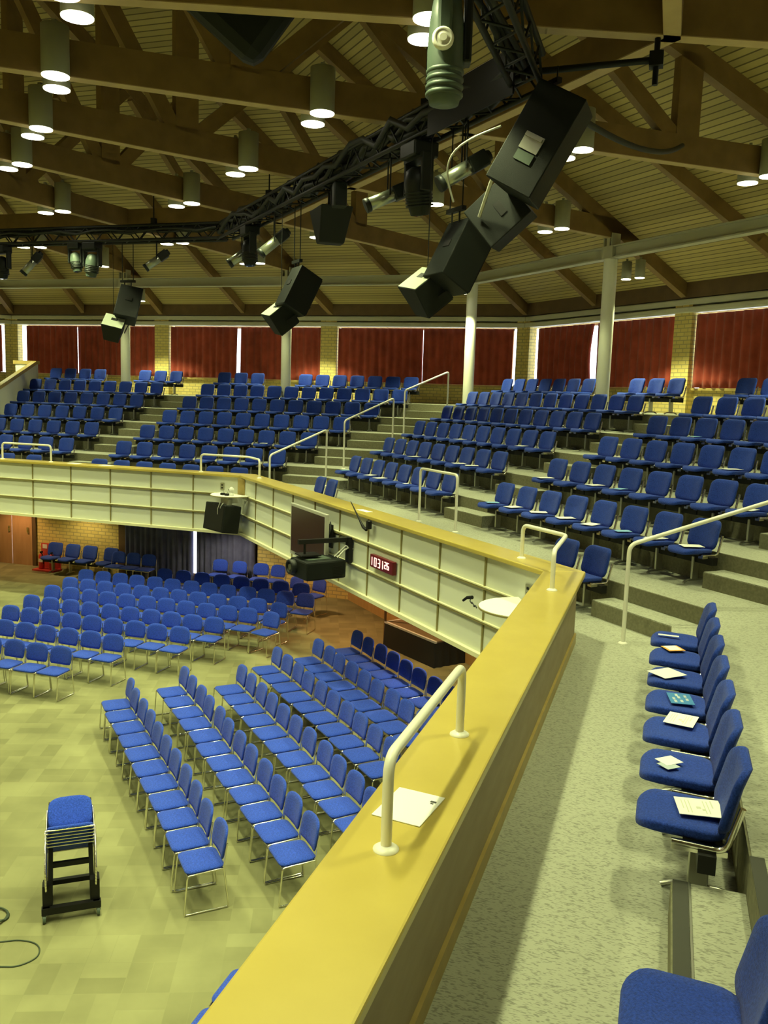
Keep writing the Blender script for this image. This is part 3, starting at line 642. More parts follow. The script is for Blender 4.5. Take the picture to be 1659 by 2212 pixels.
for i in range(6):
    off = Vector((0, -.02 + .010 * i, .235 + .055 * i)); R = Matrix.Rotation(TR, 3, 'Z')
    # local pivot at seat front; the whole chair tips backwards
    Rx = Matrix.Rotation(th, 3, 'X'); piv = Vector((0, -.30, .40)); loc = R @ (Vector((0, -.05, .62)) + Vector((0, -.018, .030)) * i * 1.6 - Rx @ piv)
    lab = 'blue stacking chair %s on the black trolley' % ('lying topmost in the stack' if i == 5 else '%s from the bottom of the stack' % ORD[i])
    dup(HC, TB + loc, 0, lab, 'chairs stacked on the trolley', rot=(th, 0, TR))
# aisle steps
for k in range(2, 8):
    r = 'to the %s tier' % ORD[k - 2] if k < 7 else 'to the top tier'
    if k >= 3:
        aisle_step('A', k, ENDS[(1, k - 1)][1], ENDS[(2, k - 1)][0], 'half step in the far left aisle, %s' % r)
        aisle_step('B', k, ENDS[(3, k - 1)][1], ENDS[(4, k - 1)][0], 'half step in the aisle by the guard rail, %s' % r)
        aisle_step('A', k, ENDS[(2, k - 1)][1], None, 'half step in the corner aisle beside the stair rails, %s' % r, corner=('B', None, ENDS[(3, k - 1)][0]))
    else:
        aisle_step('A', k, -1.2, .3, 'lowest half step in the far left aisle, %s' % r)
        aisle_step('A', k, ENDS[(2, 1)][1], None, 'lowest half step in the corner aisle beside the stair rails, %s' % r, corner=('B', None, ENDS[(3, 1)][0]))
    t0c = 5.0
    aisle_step('B', k, max(ENDS[(4, min(k - 1, 3))][1], 0) + (.42 * max(0, k - 4)) if k > 2 else ENDS[(4, 1)][1], None, 'half step in the aisle behind the near handrail, %s' % r, corner=('C', None, -4.85 - .5 * (k - 2)))
    aisle_step('C', k, -.55, .58, 'dark edged half step in the near aisle at the right edge, %s' % r, nose=True)
m = MB(); ring(m, 'C', A_T2, A_T2 + .07, tier_z(2), tier_z(2) + .006, -.55, .58)
struct(m.build('trim_nosing', M_NOSE), 'dark nosing strip on the tier edge in the near aisle', 'trim')
bw = thing('balustrade', 'white sloping balustrade wall at the left end of the balcony seats', 'balustrade', kind='structure')
def bal(t_off, w, z_off, h, mbx):
    for (a0, a1) in ((15.4, 22.0),):
        tt = lambda a: -.42 * a + 2.02
        zz = lambda a: 6.12 - (22.0 - a) * .262
        p = [P('A', tt(a0) - w / 2 + t_off, a0, 0), P('A', tt(a1) - w / 2 + t_off, a1, 0), P('A', tt(a1) + w / 2 + t_off, a1, 0), P('A', tt(a0) + w / 2 + t_off, a0, 0)]
        zs = [zz(a0), zz(a1), zz(a1), zz(a0)]
        vs = [Vector((q.x, q.y, z + z_off - h)) for q, z in zip(p, zs)] + [Vector((q.x, q.y, z + z_off)) for q, z in zip(p, zs)]
        mbx.add(vs, [(3, 2, 1, 0), (4, 5, 6, 7), (0, 1, 5, 4), (1, 2, 6, 5), (2, 3, 7, 6), (3, 0, 4, 7)])
m = MB(); bal(0, .14, -.12, 2.6, m); q0 = P('A', -.42 * 22 + 2.02, 22.0, 0); m.prism([P('A', -7.22 - .8, 21.95, 0), P('A', -7.22 - .8, 22.09, 0), P('A', -7.15, 22.09, 0), P('A', -7.15, 21.95, 0)], 4.6, 6.0); m.build('wall_panel', M_TIERW, bw)
m = MB(); bal(0, .20, 0, .12, m); m.prism([P('A', -8.1, 21.92, 0), P('A', -8.1, 22.12, 0), P('A', -7.1, 22.12, 0), P('A', -7.1, 21.92, 0)], 6.0, 6.12); m.build('capping', M_TRIMW, bw)
# ---------------------------------------------------------------- handrails
def hoop(pts, label, flanges, r=.024):
    base = Vector(pts[0]); o = thing('guard_rail', label, 'handrail', base, 0, 'white tubular rails')
    m = MB(); m.tube(smooth_bend([Vector(p) - base for p in pts], .09, 5), r, 12); m.build('tube', M_CREAM, o)
    for f in flanges:
        q = Vector(f) - base; m = MB(); m.lathe([(.055, 0), (.055, .006), (.04, .016), (.026, .022)], q, n=20); m.build('flange', M_CREAM, o)
    return o
rz0, rz1 = RAIL_Z, RAIL_Z + .40
a_ = 13.54
hoop([P('C', .77, a_, rz0), P('C', .77, a_, rz1), P('C', -.56, a_, rz1), P('C', -.56, a_, rz0)], 'white hoop rail on the yellow parapet, nearest the viewer', [P('C', .77, a_, rz0), P('C', -.56, a_, rz0)])
k = a_ * T22
hoop([P('C', -4.56, a_, rz0), P('C', -4.56, a_, rz1), P('C', -k, a_, rz1), P('B', k - .02 - .78, a_, rz1), P('B', k - .02 - .78, a_, rz0)], 'white bent hoop rail around the near corner of the parapet', [P('C', -4.56, a_, rz0), P('B', k - .8, a_, rz0)])
hoop([P('B', -k + .78, a_, rz0), P('B', -k + .78, a_, rz1), P('B', -k, a_, rz1), P('A', k - 1.2, a_, rz1), P('A', k - 1.2, a_, rz0)], 'white bent hoop rail around the far corner of the parapet', [P('B', -k + .78, a_, rz0), P('A', k - 1.2, a_, rz0)])
hoop([P('A', -1.17, a_, rz0), P('A', -1.17, a_, rz1), P('A', .28, a_, rz1), P('A', .28, a_, rz0)], 'white hoop rail on the far parapet at the left edge', [P('A', -1.17, a_, rz0), P('A', .28, a_, rz0)])
hoop([P('B', -.66, 15.2, tier_z(2)), P('B', -.66, 15.2, 4.0), P('B', .62, 15.2, 4.0), P('B', .62, 15.2, tier_z(2))], 'tall white standing guard rail at the foot of the aisle', [P('B', -.66, 15.2, tier_z(2)), P('B', .62, 15.2, tier_z(2))])
def vrail(d, r0, z0, zt0, r1, z1, zt1, label):
    hoop([RP(d, r0, z0), RP(d, r0, zt0), RP(d, r1, zt1), RP(d, r1, z1)], label, [RP(d, r0, z0), RP(d, r1, z1)])
vrail(67.5, 15.3, WALK_Z, 3.85, 17.15, tier_z(2) + RISE / 2 * 0, 4.42, 'lowest white sloping stair rail in the corner aisle')
vrail(67.5, 17.78, tier_z(3), 4.64, 19.66, tier_z(4), 5.23, 'middle white sloping stair rail in the corner aisle')
vrail(67.5, 20.12, tier_z(4), 5.45, 22.05, tier_z(6), 6.02, 'topmost white sloping stair rail in the corner aisle')
vrail(22.5, 15.38, WALK_Z, 3.74, 17.5, tier_z(2), 4.44, 'white sloping stair rail in the near aisle, running off right')
# ---------------------------------------------------------------- downlights
def downlight_proto(name, r, h):
    o = thing(name, 'x', 'downlight')
    m = MB(); m.lathe([(r, 0), (r, h), (r * .3, h + .02)], (0, 0, 0), n=24); m.build('housing', M_CYL, o)
    m = MB(); m.lathe([(r * .97, -.012), (r * .97, -.002)], (0, 0, 0), n=24); m.build('lens', M_LENS, o)
    m = MB(); m.box((0, 0, h + .04), (.05, .05, .06)); m.build('bracket', M_CYL, o)
    return o
DLB = downlight_proto('downlight', .165, .56); DLS = downlight_proto('small_downlight', .115, .40); dused = {'b': False, 's': False}
def lamp(loc, w, size=95, blend=.35, col=LAMP_COL, soft=.12, name='spot_lamp'):
    l = bpy.data.lights.new(name, 'SPOT'); l.energy = w; l.color = col; l.spot_size = math.radians(size); l.spot_blend = blend; l.shadow_soft_size = soft
    o = bpy.data.objects.new(name, l); COL.objects.link(o); o.location = loc; return o
TW = {}
angs = sorted(x % 360 for x in COLANG)
def put(first, key, loc, lab, grp):
    if not dused[key]:
        dused[key] = True; first.location = loc; first['label'] = lab; first['group'] = grp; return first
    return dup(first, loc, 0, lab, grp)
RW = {False: (8.9, 12.2, 16.15, 19.6), True: (9.4, 12.9, 16.9)}
RN = ('innermost', 'second', 'third', 'outermost')
for i, d in enumerate(angs):
    corner = abs(dev(d)) > .3
    vis = d < 120
    for j, r in enumerate(RW[corner]):
        if not vis and j > 1: continue
        for sd in (-1, 1):
            loc = RP(d, r, 8.97, sd * .25)
            lamp(loc - Vector((0, 0, .03)), LAMP_W if j < 3 else LAMP_W * .45)
            put(DLB, 'b', loc, 'cylinder downlight, %s of pair, %s pair along the %s roof truss from right' % (('farther', 'nearer')[sd > 0], RN[j], ORD[i] if i < 14 else '') if vis else 'grey cylinder downlight hanging over the stage side out of view', 'cylinder downlights on the roof trusses' if vis else 'downlights over the stage side')
    if 5 < d < 140:
        for sd in (-1, 1):
            loc = RP(d, 22.3, 8.22, sd * .2)
            lamp(loc - Vector((0, 0, .03)), LOW_W, 100, .3, soft=.08)
            put(DLS, 's', loc, 'small eaves downlight beside the %s truss from right, %s of its pair' % (ORD[i], ('left', 'right')[sd > 0]), 'small downlights near the eaves')
# warm recessed lamps in the soffit under the balcony
for n, (s, t, a, w, col) in enumerate((('A', -3.3, 15.9, WARM_W * .8, (1, .58, .26)), ('A', -1.0, 15.9, WARM_W * .7, (1, .80, .36)), ('A', 6.2, 15.0, WARM_W, (1, .55, .24)), ('B', -3.4, 15.2, WARM_W * 1.3, (1, .50, .20)), ('B', -1.2, 16.0, WARM_W * .6, (1, .62, .2)), ('A', 3.9, 15.4, WARM_W * 1.2, (1, .85, .5)), ('B', .9, 14.9, WARM_W * 1.5, (1, .85, .5)))):
    q = P(s, t, a, FAS_B - .03)
    o = thing('recessed_light', 'small warm recessed light in the soffit under the balcony, %s along' % ORD[n], 'downlight', q, 0, 'warm recessed lights under the balcony')
    m = MB(); m.lathe([(.07, -.012), (.07, .01)], n=16); m.build('lens', mat('warm_lens', (1, .8, .5), .5, emit=(1, .7, .3), es=5), o)
    lamp(q - Vector((0, 0, .04)), w, 140, .6, col, .07, 'warm_lamp')
# ---------------------------------------------------------------- lighting rig
RZ = 8.62; RA = 12.9
def rig(s, t0, t1, label):
    o = thing('lighting_truss', label, 'truss', P(s, (t0 + t1) / 2, RA, RZ), rz(s), 'black lighting truss ring'); L = t1 - t0
    for y in (-.15, .15):
        for z in (-.15, .15):
            m = MB(); m.cyl((-L / 2 + .03, y, z), (L / 2 - .03, y, z), .032, 8); m.build('chord', M_RIG, o)
    m = MB(); n = int(L / .28)
    for i in range(n):
        x0 = -L / 2 + L * i / n; x1 = -L / 2 + L * (i + 1) / n; k = 1 if i % 2 else -1
        m.cyl((x0, -.15, -.15 * k), (x1, -.15, .15 * k), .014, 5); m.cyl((x0, .15, .15 * k), (x1, .15, -.15 * k), .014, 5); m.cyl((x0, .15 * k, -.15), (x1, -.15 * k, -.15), .014, 5); m.cyl((x0, -.15 * k, .15), (x1, .15 * k, .15), .014, 5)
    m.build('lacing', M_RIG, o)
    m = MB()
    for j in range(9 if s == 'B' else 4):
        m.tube([(-L / 2 + .1 + (L - .2) * i / 24, -.16 + .04 * j + random.uniform(-.03, .03), .04 + random.uniform(-.10, .12) * (1.4 if s == 'B' else .5)) for i in range(25)], .045 if s == 'B' else .03, 5)
    m.build('cable_loom', M_CABLE, o)
    return o
lr = RA * T22
rig('A', -lr, lr - .02, 'black lighting truss, far straight run with lamps below it')
rb = rig('B', -lr + .02, lr - .02, 'black lighting truss, long run rising to the upper right')
rig('C', -lr + .02, lr, 'black lighting truss, near run leaving at the top edge')
rig('D', -lr, lr - .02, 'black lighting truss, far left run outside the frame')
for s, t in (('A', -3.5), ('A', 3.6), ('B', -2.6), ('B', 3.2), ('C', -3.6), ('D', 3.0)):
    m = MB(); q = P(s, t, RA, 0); m.cyl((q.x, q.y, RZ + .15), (q.x, q.y, 9.6 if s != 'C' else 10.6), .012, 6); m.box((q.x, q.y, RZ + .24), (.1, .1, .16))
    tag(m.build('hoist_chain', M_RIG), 'thin black hoist chain holding the lighting truss, %s run, %s' % ({'A': 'far', 'B': 'rising', 'C': 'near', 'D': 'far left'}[s], 'left' if t < 0 else 'right'), 'chain')
# black solid panel on the rising run
o = thing('black_panel', 'black solid panel strapped along the rising lighting truss', 'panel', P('B', 4.5, RA - .19, RZ - .02), rz('B'))
m = MB(); m.box((0, 0, 0), (1.75, .02, .46)); m.build('sheet', M_BLK, o); m = MB(); m.cyl((-.87, 0, .235), (.87, 0, .235), .012, 8); m.build('edge_tube', M_CHROME, o)
m = MB(); q0 = P('B', lr - .1, RA + .1, RZ + .05); q1 = RP(22.5, 15.3, RZ + .2); m.tube([q0, q1], .035, 8); m.cyl(q1 - Vector((0, 0, .25)), q1 + Vector((0, 0, 1.6)), .03, 8); m.box(q1, (.14, .14, .14))
tag(m.build('outrigger_bar', M_RIG), 'black outrigger bar and drop rod at the truss corner', 'bar')
m = MB(); a0 = P('B', 5.4, 13.3, 8.35); a1 = RP(30, 16.6, 8.45); a2 = RP(35, 17.6, 9.1)
m.tube([a0 * (1 - t) ** 2 + (a0 * .25 + a1 * .75 + Vector((0, 0, -.25))) * 2 * t * (1 - t) + a2 * t * t for t in [i / 16 for i in range(17)]], .035, 8)
tag(m.build('thick_cable', M_CABLE), 'thick black cable sagging from the speaker to the roof truss', 'cable')
M_GREYP = mat('pale_grey_panel', (.42, .46, .36), .6)
# ---------------------------------------------------------------- speakers
RIGHT = Vector((.95, .312, 0)); UPV = Vector((0, 0, 1)); FWD = Vector((-.312, .95, 0))
def speaker(s, t, a, z, w, h, d, tilt, roll, label, yaw=0, handle=False, rope=True, mm=None):
    T, N = fr(s); R = Matrix.Rotation(math.radians(ANG[s] - 90 + yaw), 3, 'Z') @ Matrix.Rotation(math.radians(roll), 3, 'Y') @ Matrix.Rotation(math.radians(tilt), 3, 'X')
    o = thing('speaker', label, 'speaker', P(s, t, a, z)); o.rotation_euler = R.to_euler(); o['group'] = 'black speakers hung below the lighting truss'
    m = MB(); q = [(-w / 2, -d / 2), (w / 2, -d / 2), (w * .36, d / 2), (-w * .36, d / 2)]
    m.prism(q[::-1], -h / 2, h / 2); m.build('cabinet', M_BOX, o, bevel=.012)
    m = MB(); m.box((0, d / 2 + .006, 0), (w * .66, .012, h * .92)); m.build('grille', M_BLK, o)
    if handle:
        m = MB(); m.box((0, -d / 2 - .004, -.05), (.22, .012, .17)); m.box((0, -d / 2 - .02, .0), (.2, .03, .03)); m.build('handle', M_ALU, o)
        m = MB(); m.box((0, -d / 2 - .006, -.2), (.2, .012, .1)); m.build('rear_plate', M_GREY, o)
    else:
        m = MB(); m.box((0, -d / 2 - .004, .05), (w * .3, .01, .08)); m.build('handle', M_BLK, o)
        if h < .5:
            m = MB()
            for sx in (-1, 1): m.beam((sx * (w / 2 + .01), .05, .0), (sx * (w / 2 + .01), .10, h / 2 + .28), .012, .04, up=(0, 1, 0))
            m.build('link_plate', M_RIG, o)
            m = MB(); m.cyl((0, 0, 0), R.inverted() @ Vector((0, 0, RZ - .12 - z)), .006, 6); m.build('safety_wire', M_RIG, o)
            m = MB(); m.box((0, -d / 2 - .003, 0), (w * .96, .006, h * .94)); m.build('rear_panel', M_GREYP, o)
    return o
def hang(s, t, a, z0, z1, label, lat=.14):
    o = thing('hanging_yoke', label, 'bracket', P(s, t, a, z0), rz(s), 'black yokes holding the speakers')
    m = MB(); m.box((0, 0, 0), (lat * 2.6, .06, .05)); m.build('spreader_bar', M_RIG, o)
    for x in (-lat, lat):
        m = MB(); m.cyl((x, 0, 0), (x, 0, z1 - z0), .009, 6); m.build('drop_wire', M_RIG, o)
    m = MB()
    for x in (-lat * .6, lat * .6): m.cyl((x, 0, -.26), (x, 0, 0), .012, 6)
    m.build('link', M_RIG, o)
speaker('A', 2.90, RA + .1, 7.10, .50, .74, .46, -22, 10, 'upper black speaker hung at far left below the straight truss', yaw=25)
speaker('A', 2.66, RA - .15, 6.58, .46, .42, .42, -48, 12, 'lower black speaker hung at far left below the straight truss', yaw=25)
hang('A', 2.9, RA + .05, 7.62, RZ - .15, 'black yoke and wires above the far left speaker pair')
speaker('B', -1.25, RA + .1, 7.02, .48, .72, .46, -26, 0, 'upper black speaker hung below the middle of the rising truss')
speaker('B', -1.55, RA - .12, 6.58, .46, .42, .42, -50, 8, 'lower black speaker hung below the middle of the rising truss')
hang('B', -1.25, RA + .05, 7.52, RZ - .15, 'black yoke and wires above the middle speaker pair')
speaker('B', 4.0, RA + .1, 6.95, .47, .74, .46, -27, 0, 'upper black speaker hung below the truss beside the white column')
speaker('B', 3.62, RA - .12, 6.56, .46, .42, .42, -50, 10, 'lower pale topped black speaker below the truss beside the white column')
hang('B', 3.95, RA + .05, 7.50, RZ - .15, 'black yoke and wires above the speaker pair beside the column')
sp = speaker('B', 5.52, RA + .1, 7.86, .56, 1.04, .52, 0, 0, 'large black speaker with rear handle at the truss corner, upper right', handle=True)
zx = (UPV * .88 + RIGHT * .47 - FWD * .16).normalized(); yx = FWD * .86 + RIGHT * .5; yx = (yx - zx * yx.dot(zx)).normalized(); sp.rotation_euler = Matrix((yx.cross(zx), yx, zx)).transposed().to_euler()
sp = speaker('B', 4.86, RA + .1, 7.28, .54, .56, .40, 0, 0, 'square black speaker tilted on its corner below the large speaker')
zx = (UPV * .66 + RIGHT * .70 - FWD * .28).normalized(); yx = FWD * .9 + RIGHT * .25 - UPV * .25; yx = (yx - zx * yx.dot(zx)).normalized(); sp.rotation_euler = Matrix((yx.cross(zx), yx, zx)).transposed().to_euler()
hang('B', 5.5, RA + .15, 8.48, RZ, 'black yoke above the large corner speaker')
m = MB(); m.cyl(P('B', 4.86, RA - .2, 7.25), P('B', 5.35, RA - .3, 7.75), .022, 8); tag(m.build('strut_bar', M_SILVER), 'grey bar linking the large and the square corner speakers', 'bar')
m = MB(); p0 = P('B', 5.2, RA - .2, 8.1); p1 = P('B', 4.3, RA - .2, 7.5); m.tube([p0.lerp(p1, i / 14) + Vector((-.28 * math.sin(PI * i / 14), 0, .12 * math.sin(PI * i / 14))) for i in range(15)], .012, 6)
tag(m.build('speaker_cable', M_SILVER), 'grey looping cable beside the large corner speaker', 'cable')
o = thing('ceiling_speaker', 'big dark tilted speaker cluster at the top edge between roof trusses', 'speaker', (-4.66, 8.84, 9.62)); R = Matrix.Rotation(math.radians(38), 3, 'Z') @ Matrix.Rotation(math.radians(35), 3, 'Y') @ Matrix.Rotation(math.radians(20), 3, 'X'); o.rotation_euler = R.to_euler()
m = MB(); m.box((0, 0, 0), (1.3, .9, 1.2), bev=.16); m.build('cabinet', M_BOX, o)
m = MB(); m.lathe([(.36, 0), (.38, .02), (.30, .03), (.12, -.03)], (0, -.452, 0), Matrix.Rotation(PI / 2, 3, 'X'), 28); m.build('cone', M_BLK, o)
m = MB(); m.cyl((0, 0, .45), R.inverted() @ Vector((0, 0, 1.6)), .02, 8); m.build('hanging_rod', M_RIG, o)
# ---------------------------------------------------------------- lantern fixtures
def orient(d, up=Vector((0, 0, 1))):
    d = d.normalized(); x = d.cross(up).normalized(); y = d; z = x.cross(y); return Matrix((x, y, z)).transposed()
def profile_spot(s, t, z, dr, du, L, label, df=-.15, r=.085):
    """barrel along local +y, yoke above"""
    dvec = RIGHT * dr + UPV * du + FWD * df; R = orient(dvec)
    o = thing('profile_spotlight', label, 'stage light', P(s, t, RA - .05, z)); o.rotation_euler = R.to_euler(); o['group'] = 'profile spotlights on the lighting truss'
    Ry = Matrix.Rotation(-PI / 2, 3, 'X')
    m = MB(); m.lathe([(r * .85, -L * .12), (r, -L * .10), (r, L * .42), (r * .8, L * .43)], (0, 0, 0), Ry, 20); m.build('barrel', M_TUBEP, o)
    m = MB(); m.lathe([(r * 1.05, L * .42), (r * 1.12, L * .45), (r * 1.12, L * .52), (r * .9, L * .52)], (0, 0, 0), Ry, 20); m.build('lens_hood', M_FIX, o)
    m = MB(); m.box((0, -L * .28, 0), (r * 2.1, L * .36, r * 2.2), bev=.02); m.lathe([(r * .7, -L * .54), (r * .9, -L * .46)], (0, 0, 0), Ry, 16); m.build('lamp_house', M_FIX, o)
    m = MB(); Ri = R.inverted(); top = Ri @ Vector((0, 0, RZ - .10 - z)); m.tube(smooth_bend([(r * 1.25, 0, 0), Vector((r * 1.25, 0, 0)) + top * .8, Vector((-r * 1.25, 0, 0)) + top * .8, (-r * 1.25, 0, 0)], .03, 2), .011, 6); m.cyl(top * .8, top, .014, 6); m.build('yoke', M_RIG, o)
    return o
def moving_head(s, t, z, sc, label, m_head, roll=0, pitch=0, knob=False):
    o = thing('moving_head', label, 'stage light', P(s, t, RA - .05, z), rz(s), 'moving head lights on the lighting truss')
    m = MB(); m.box((0, 0, .34 * sc), (.34 * sc, .30 * sc, .16 * sc), bev=.02); m.build('base', M_FIX, o)
    m = MB()
    for sx in (-1, 1): m.box((sx * .19 * sc, 0, .10 * sc), (.045 * sc, .14 * sc, .40 * sc), bev=.012)
    m.box((0, 0, .26 * sc), (.40 * sc, .16 * sc, .05 * sc)); m.build('arm', M_FIX, o)
    R = Matrix.Rotation(math.radians(roll), 3, 'Y') @ Matrix.Rotation(math.radians(pitch), 3, 'X')
    h = MB(); h.lathe([(.05 * sc, .20 * sc), (.12 * sc, .16 * sc), (.15 * sc, .04 * sc), (.145 * sc, -.14 * sc), (.12 * sc, -.24 * sc), (.105 * sc, -.30 * sc)], (0, 0, -.02 * sc), R, 20); hd = h.build('head', m_head, o)
    g = MB()
    for q in range(5): g.lathe([(.15 * sc, -.05 * sc - .035 * sc * q), (.157 * sc, -.06 * sc - .035 * sc * q), (.15 * sc, -.07 * sc - .035 * sc * q)], (0, 0, -.02 * sc), R, 20)
    g.build('cooling_fins', M_FIX, hd)
    l = MB(); l.lathe([(.10 * sc, -.302 * sc), (.06 * sc, -.31 * sc)], (0, 0, -.02 * sc), R, 20); l.build('lens', M_LENSG, o)
    if knob:
        kx = Vector(knob); Rk = Matrix.Rotation(-PI / 2, 3, 'Y') if abs(kx.x) > abs(kx.y) else Matrix.Rotation(PI / 2, 3, 'X')
        kb = MB(); kb.lathe([(.10 * sc, 0), (.10 * sc, .03 * sc), (.075 * sc, .045 * sc), (.07 * sc, .035 * sc), (.03 * sc, .05 * sc)], kx * sc, Rk, 24); kb.build('pivot_cap', M_CREAM, o)
    m = MB(); m.cyl((0, 0, .42 * sc), (0, 0, max(.46 * sc, RZ - .12 - z)), .02, 8); m.build('clamp', M_RIG, o)
    return o
profile_spot('B', 2.36, 7.93, -.88, -.42, .66, 'grey barrel profile spotlight pointing left beside the central moving head')
profile_spot('B', 4.25, 7.88, -.82, -.52, .66, 'grey barrel profile spotlight close to the large corner speaker')
profile_spot('B', -4.05, 7.98, -.77, -.62, .62, 'profile spotlight left of the moving head where the truss bends')
profile_spot('B', -2.15, 7.95, -.74, -.65, .64, 'profile spotlight right of the moving head where the truss bends')
profile_spot('A', 3.70, 8.05, -.76, -.6, .60, 'pale barrel profile spotlight alone below the straight truss', r=.08)
profile_spot('A', .42, 8.03, -.6, -.75, .62, 'pale barrel profile spotlight at the left end of the straight truss', r=.08)
profile_spot('A', -.75, 8.0, .3, -.9, .6, 'dark profile spotlight cut by the left edge of the picture', r=.09)
moving_head('B', 3.17, 7.93, 1.15, 'large black moving head light below the rising truss', M_FIX, roll=8, pitch=12)
moving_head('B', -3.55, 8.02, 1.0, 'black moving head light between two profile spots at the truss bend', M_FIX, roll=-6)
moving_head('A', 2.05, 8.03, 1.0, 'grey green ribbed moving head light below the straight truss', M_GREY, roll=8)
moving_head('A', 1.62, 8.10, .85, 'small pale moving head light left of the ribbed one', M_GREY, roll=-8)
moving_head('A', -.42, 8.02, 1.0, 'black moving head light at the left picture edge', M_FIX)
o = thing('moving_head', 'big grey green moving head light at the top of the picture', 'stage light', P('C', -2.26, RA - .05, 7.70), math.radians(18), 'moving head lights on the lighting truss')
m = MB(); m.lathe([(.05, -.36), (.105, -.345), (.125, -.25), (.13, .0), (.12, .20), (.10, .34), (.06, .36)], n=24); m.build('head', M_GREY, o)
m = MB()
for q in range(4): m.lathe([(.124, -.30 + .05 * q), (.134, -.29 + .05 * q), (.134, -.275 + .05 * q), (.124, -.265 + .05 * q)], n=24)
m.build('cooling_fins', M_GREY, o)
m = MB(); m.box((-.02, -.13, .16), (.10, .05, .34), bev=.02); m.build('side_cover', M_GREY, o)
m = MB(); m.lathe([(.075, 0), (.075, .025), (.055, .04), (.05, .032), (.025, .045)], (-.03, -.135, .04), Matrix.Rotation(PI / 2, 3, 'X'), 24); m.build('pivot_cap', M_CREAM, o)
m = MB(); m.box((.15, .02, .18), (.06, .14, .5), bev=.015); m.box((.06, .02, .44), (.26, .18, .08), bev=.015); m.build('arm', M_FIX, o)
m = MB(); m.box((.04, .02, .58), (.34, .30, .20), bev=.02); m.build('base', M_FIX, o)
m = MB(); m.cyl((.04, .02, .66), (.04, .02, .78), .025, 8); m.build('clamp', M_RIG, o)
o = thing('flood_light', 'broad black wedge shaped flood light below the rising truss', 'stage light', P('B', .05, RA + .1, 7.98), rz('B') - .2)
m = MB(); m.add([(-.52, -.25, .24), (.52, -.25, .16), (.52, .25, .16), (-.52, .25, .24), (-.10, -.2, -.34), (.14, -.2, -.34), (.14, .2, -.34), (-.10, .2, -.34)], [(3, 2, 1, 0), (4, 5, 6, 7), (0, 1, 5, 4), (1, 2, 6, 5), (2, 3, 7, 6), (3, 0, 4, 7)]); m.build('housing', M_BOX, o, bevel=.02)
m = MB()
for x in (-.15, .05, .25): m.cyl((x, 0, .15), (x, 0, .48), .02, 6)
m.build('bracket', M_RIG, o)
m = MB(); m.box((.62, 0, .28), (.2, .2, .36), bev=.02); m.build('ballast_box', M_FIX, o)
# ---------------------------------------------------------------- on the right parapet
FA = A_RAIL0 + .06
o = thing('television', 'flat television with silver frame standing out from the right parapet', 'television', P('B', -.59, 12.97, 2.88), rz('B'))
m = MB(); m.box((0, .03, 0), (1.62, .06, .92), bev=.01); m.build('frame', M_SILVER, o); m = MB(); m.box((0, -.003, .01), (1.50, .008, .80)); m.build('screen', M_SCREEN, o)
m = MB(); m.box((.1, .10, 0), (.9, .08, .5)); m.box((.1, .24, 0), (.14, .24, .14)); m.box((.1, .345, 0), (.4, .03, .4)); m.build('wall_bracket', M_BLK, o)
m = MB(); m.tube([(.55 + .1 * math.sin(i * .9), .14 + .05 * math.cos(i), .3 - .1 * i) for i in range(8)], .012, 6); m.build('cable', M_CABLE, o)
o = thing('mounting_bracket', 'black bracket arm on the right parapet carrying the projector', 'bracket', P('B', .36, FA - .05, 2.58), rz('B'))
m = MB(); m.box((0, 0, .19), (.13, .07, .42)); m.build('wall_plate', M_BLK, o); m = MB(); m.box((0, -.44, .36), (.07, .9, .07)); m.build('arm', M_BLK, o); m = MB(); m.cyl((0, -.78, .34), (0, -.78, .14), .022, 8); m.box((0, -.72, .15), (.3, .34, .02)); m.build('drop_mount', M_BLK, o)
o = thing('projector', 'large black projector with a round lens hung from the bracket arm', 'projector', P('B', .42, 12.76, 2.52), rz('B') + .12)
m = MB(); m.box((0, 0, 0), (.58, .72, .30), bev=.03); m.build('body', M_BOX, o); m = MB(); m.lathe([(.115, 0), (.12, .10), (.085, .11), (.08, .06)], (-.14, -.35, .02), Matrix.Rotation(PI / 2, 3, 'X'), 24); m.build('lens_barrel', M_FIX, o)
m = MB(); m.lathe([(.075, 0), (.05, .02)], (-.14, -.42, .02), Matrix.Rotation(PI / 2, 3, 'X'), 20); m.build('lens', M_LENSG, o)
m = MB(); m.box((-.05, -.05, .156), (.40, .42, .015)); m.build('top_panel', M_GREY, o)
m = MB()
for i in range(7): m.box((.292, .2, -.10 + .025 * i), (.006, .16, .008))
m.build('vent', M_BLK, o)
m = MB(); m.tube([(.1, .3, .15), (.1, .42, .26), (.05, .55, .30), (0, .68, .18)], .014, 6); m.tube([(.0, .3, .15), (.02, .5, .32), (.08, .66, .25)], .012, 6); m.build('cable', M_SILVER, o)
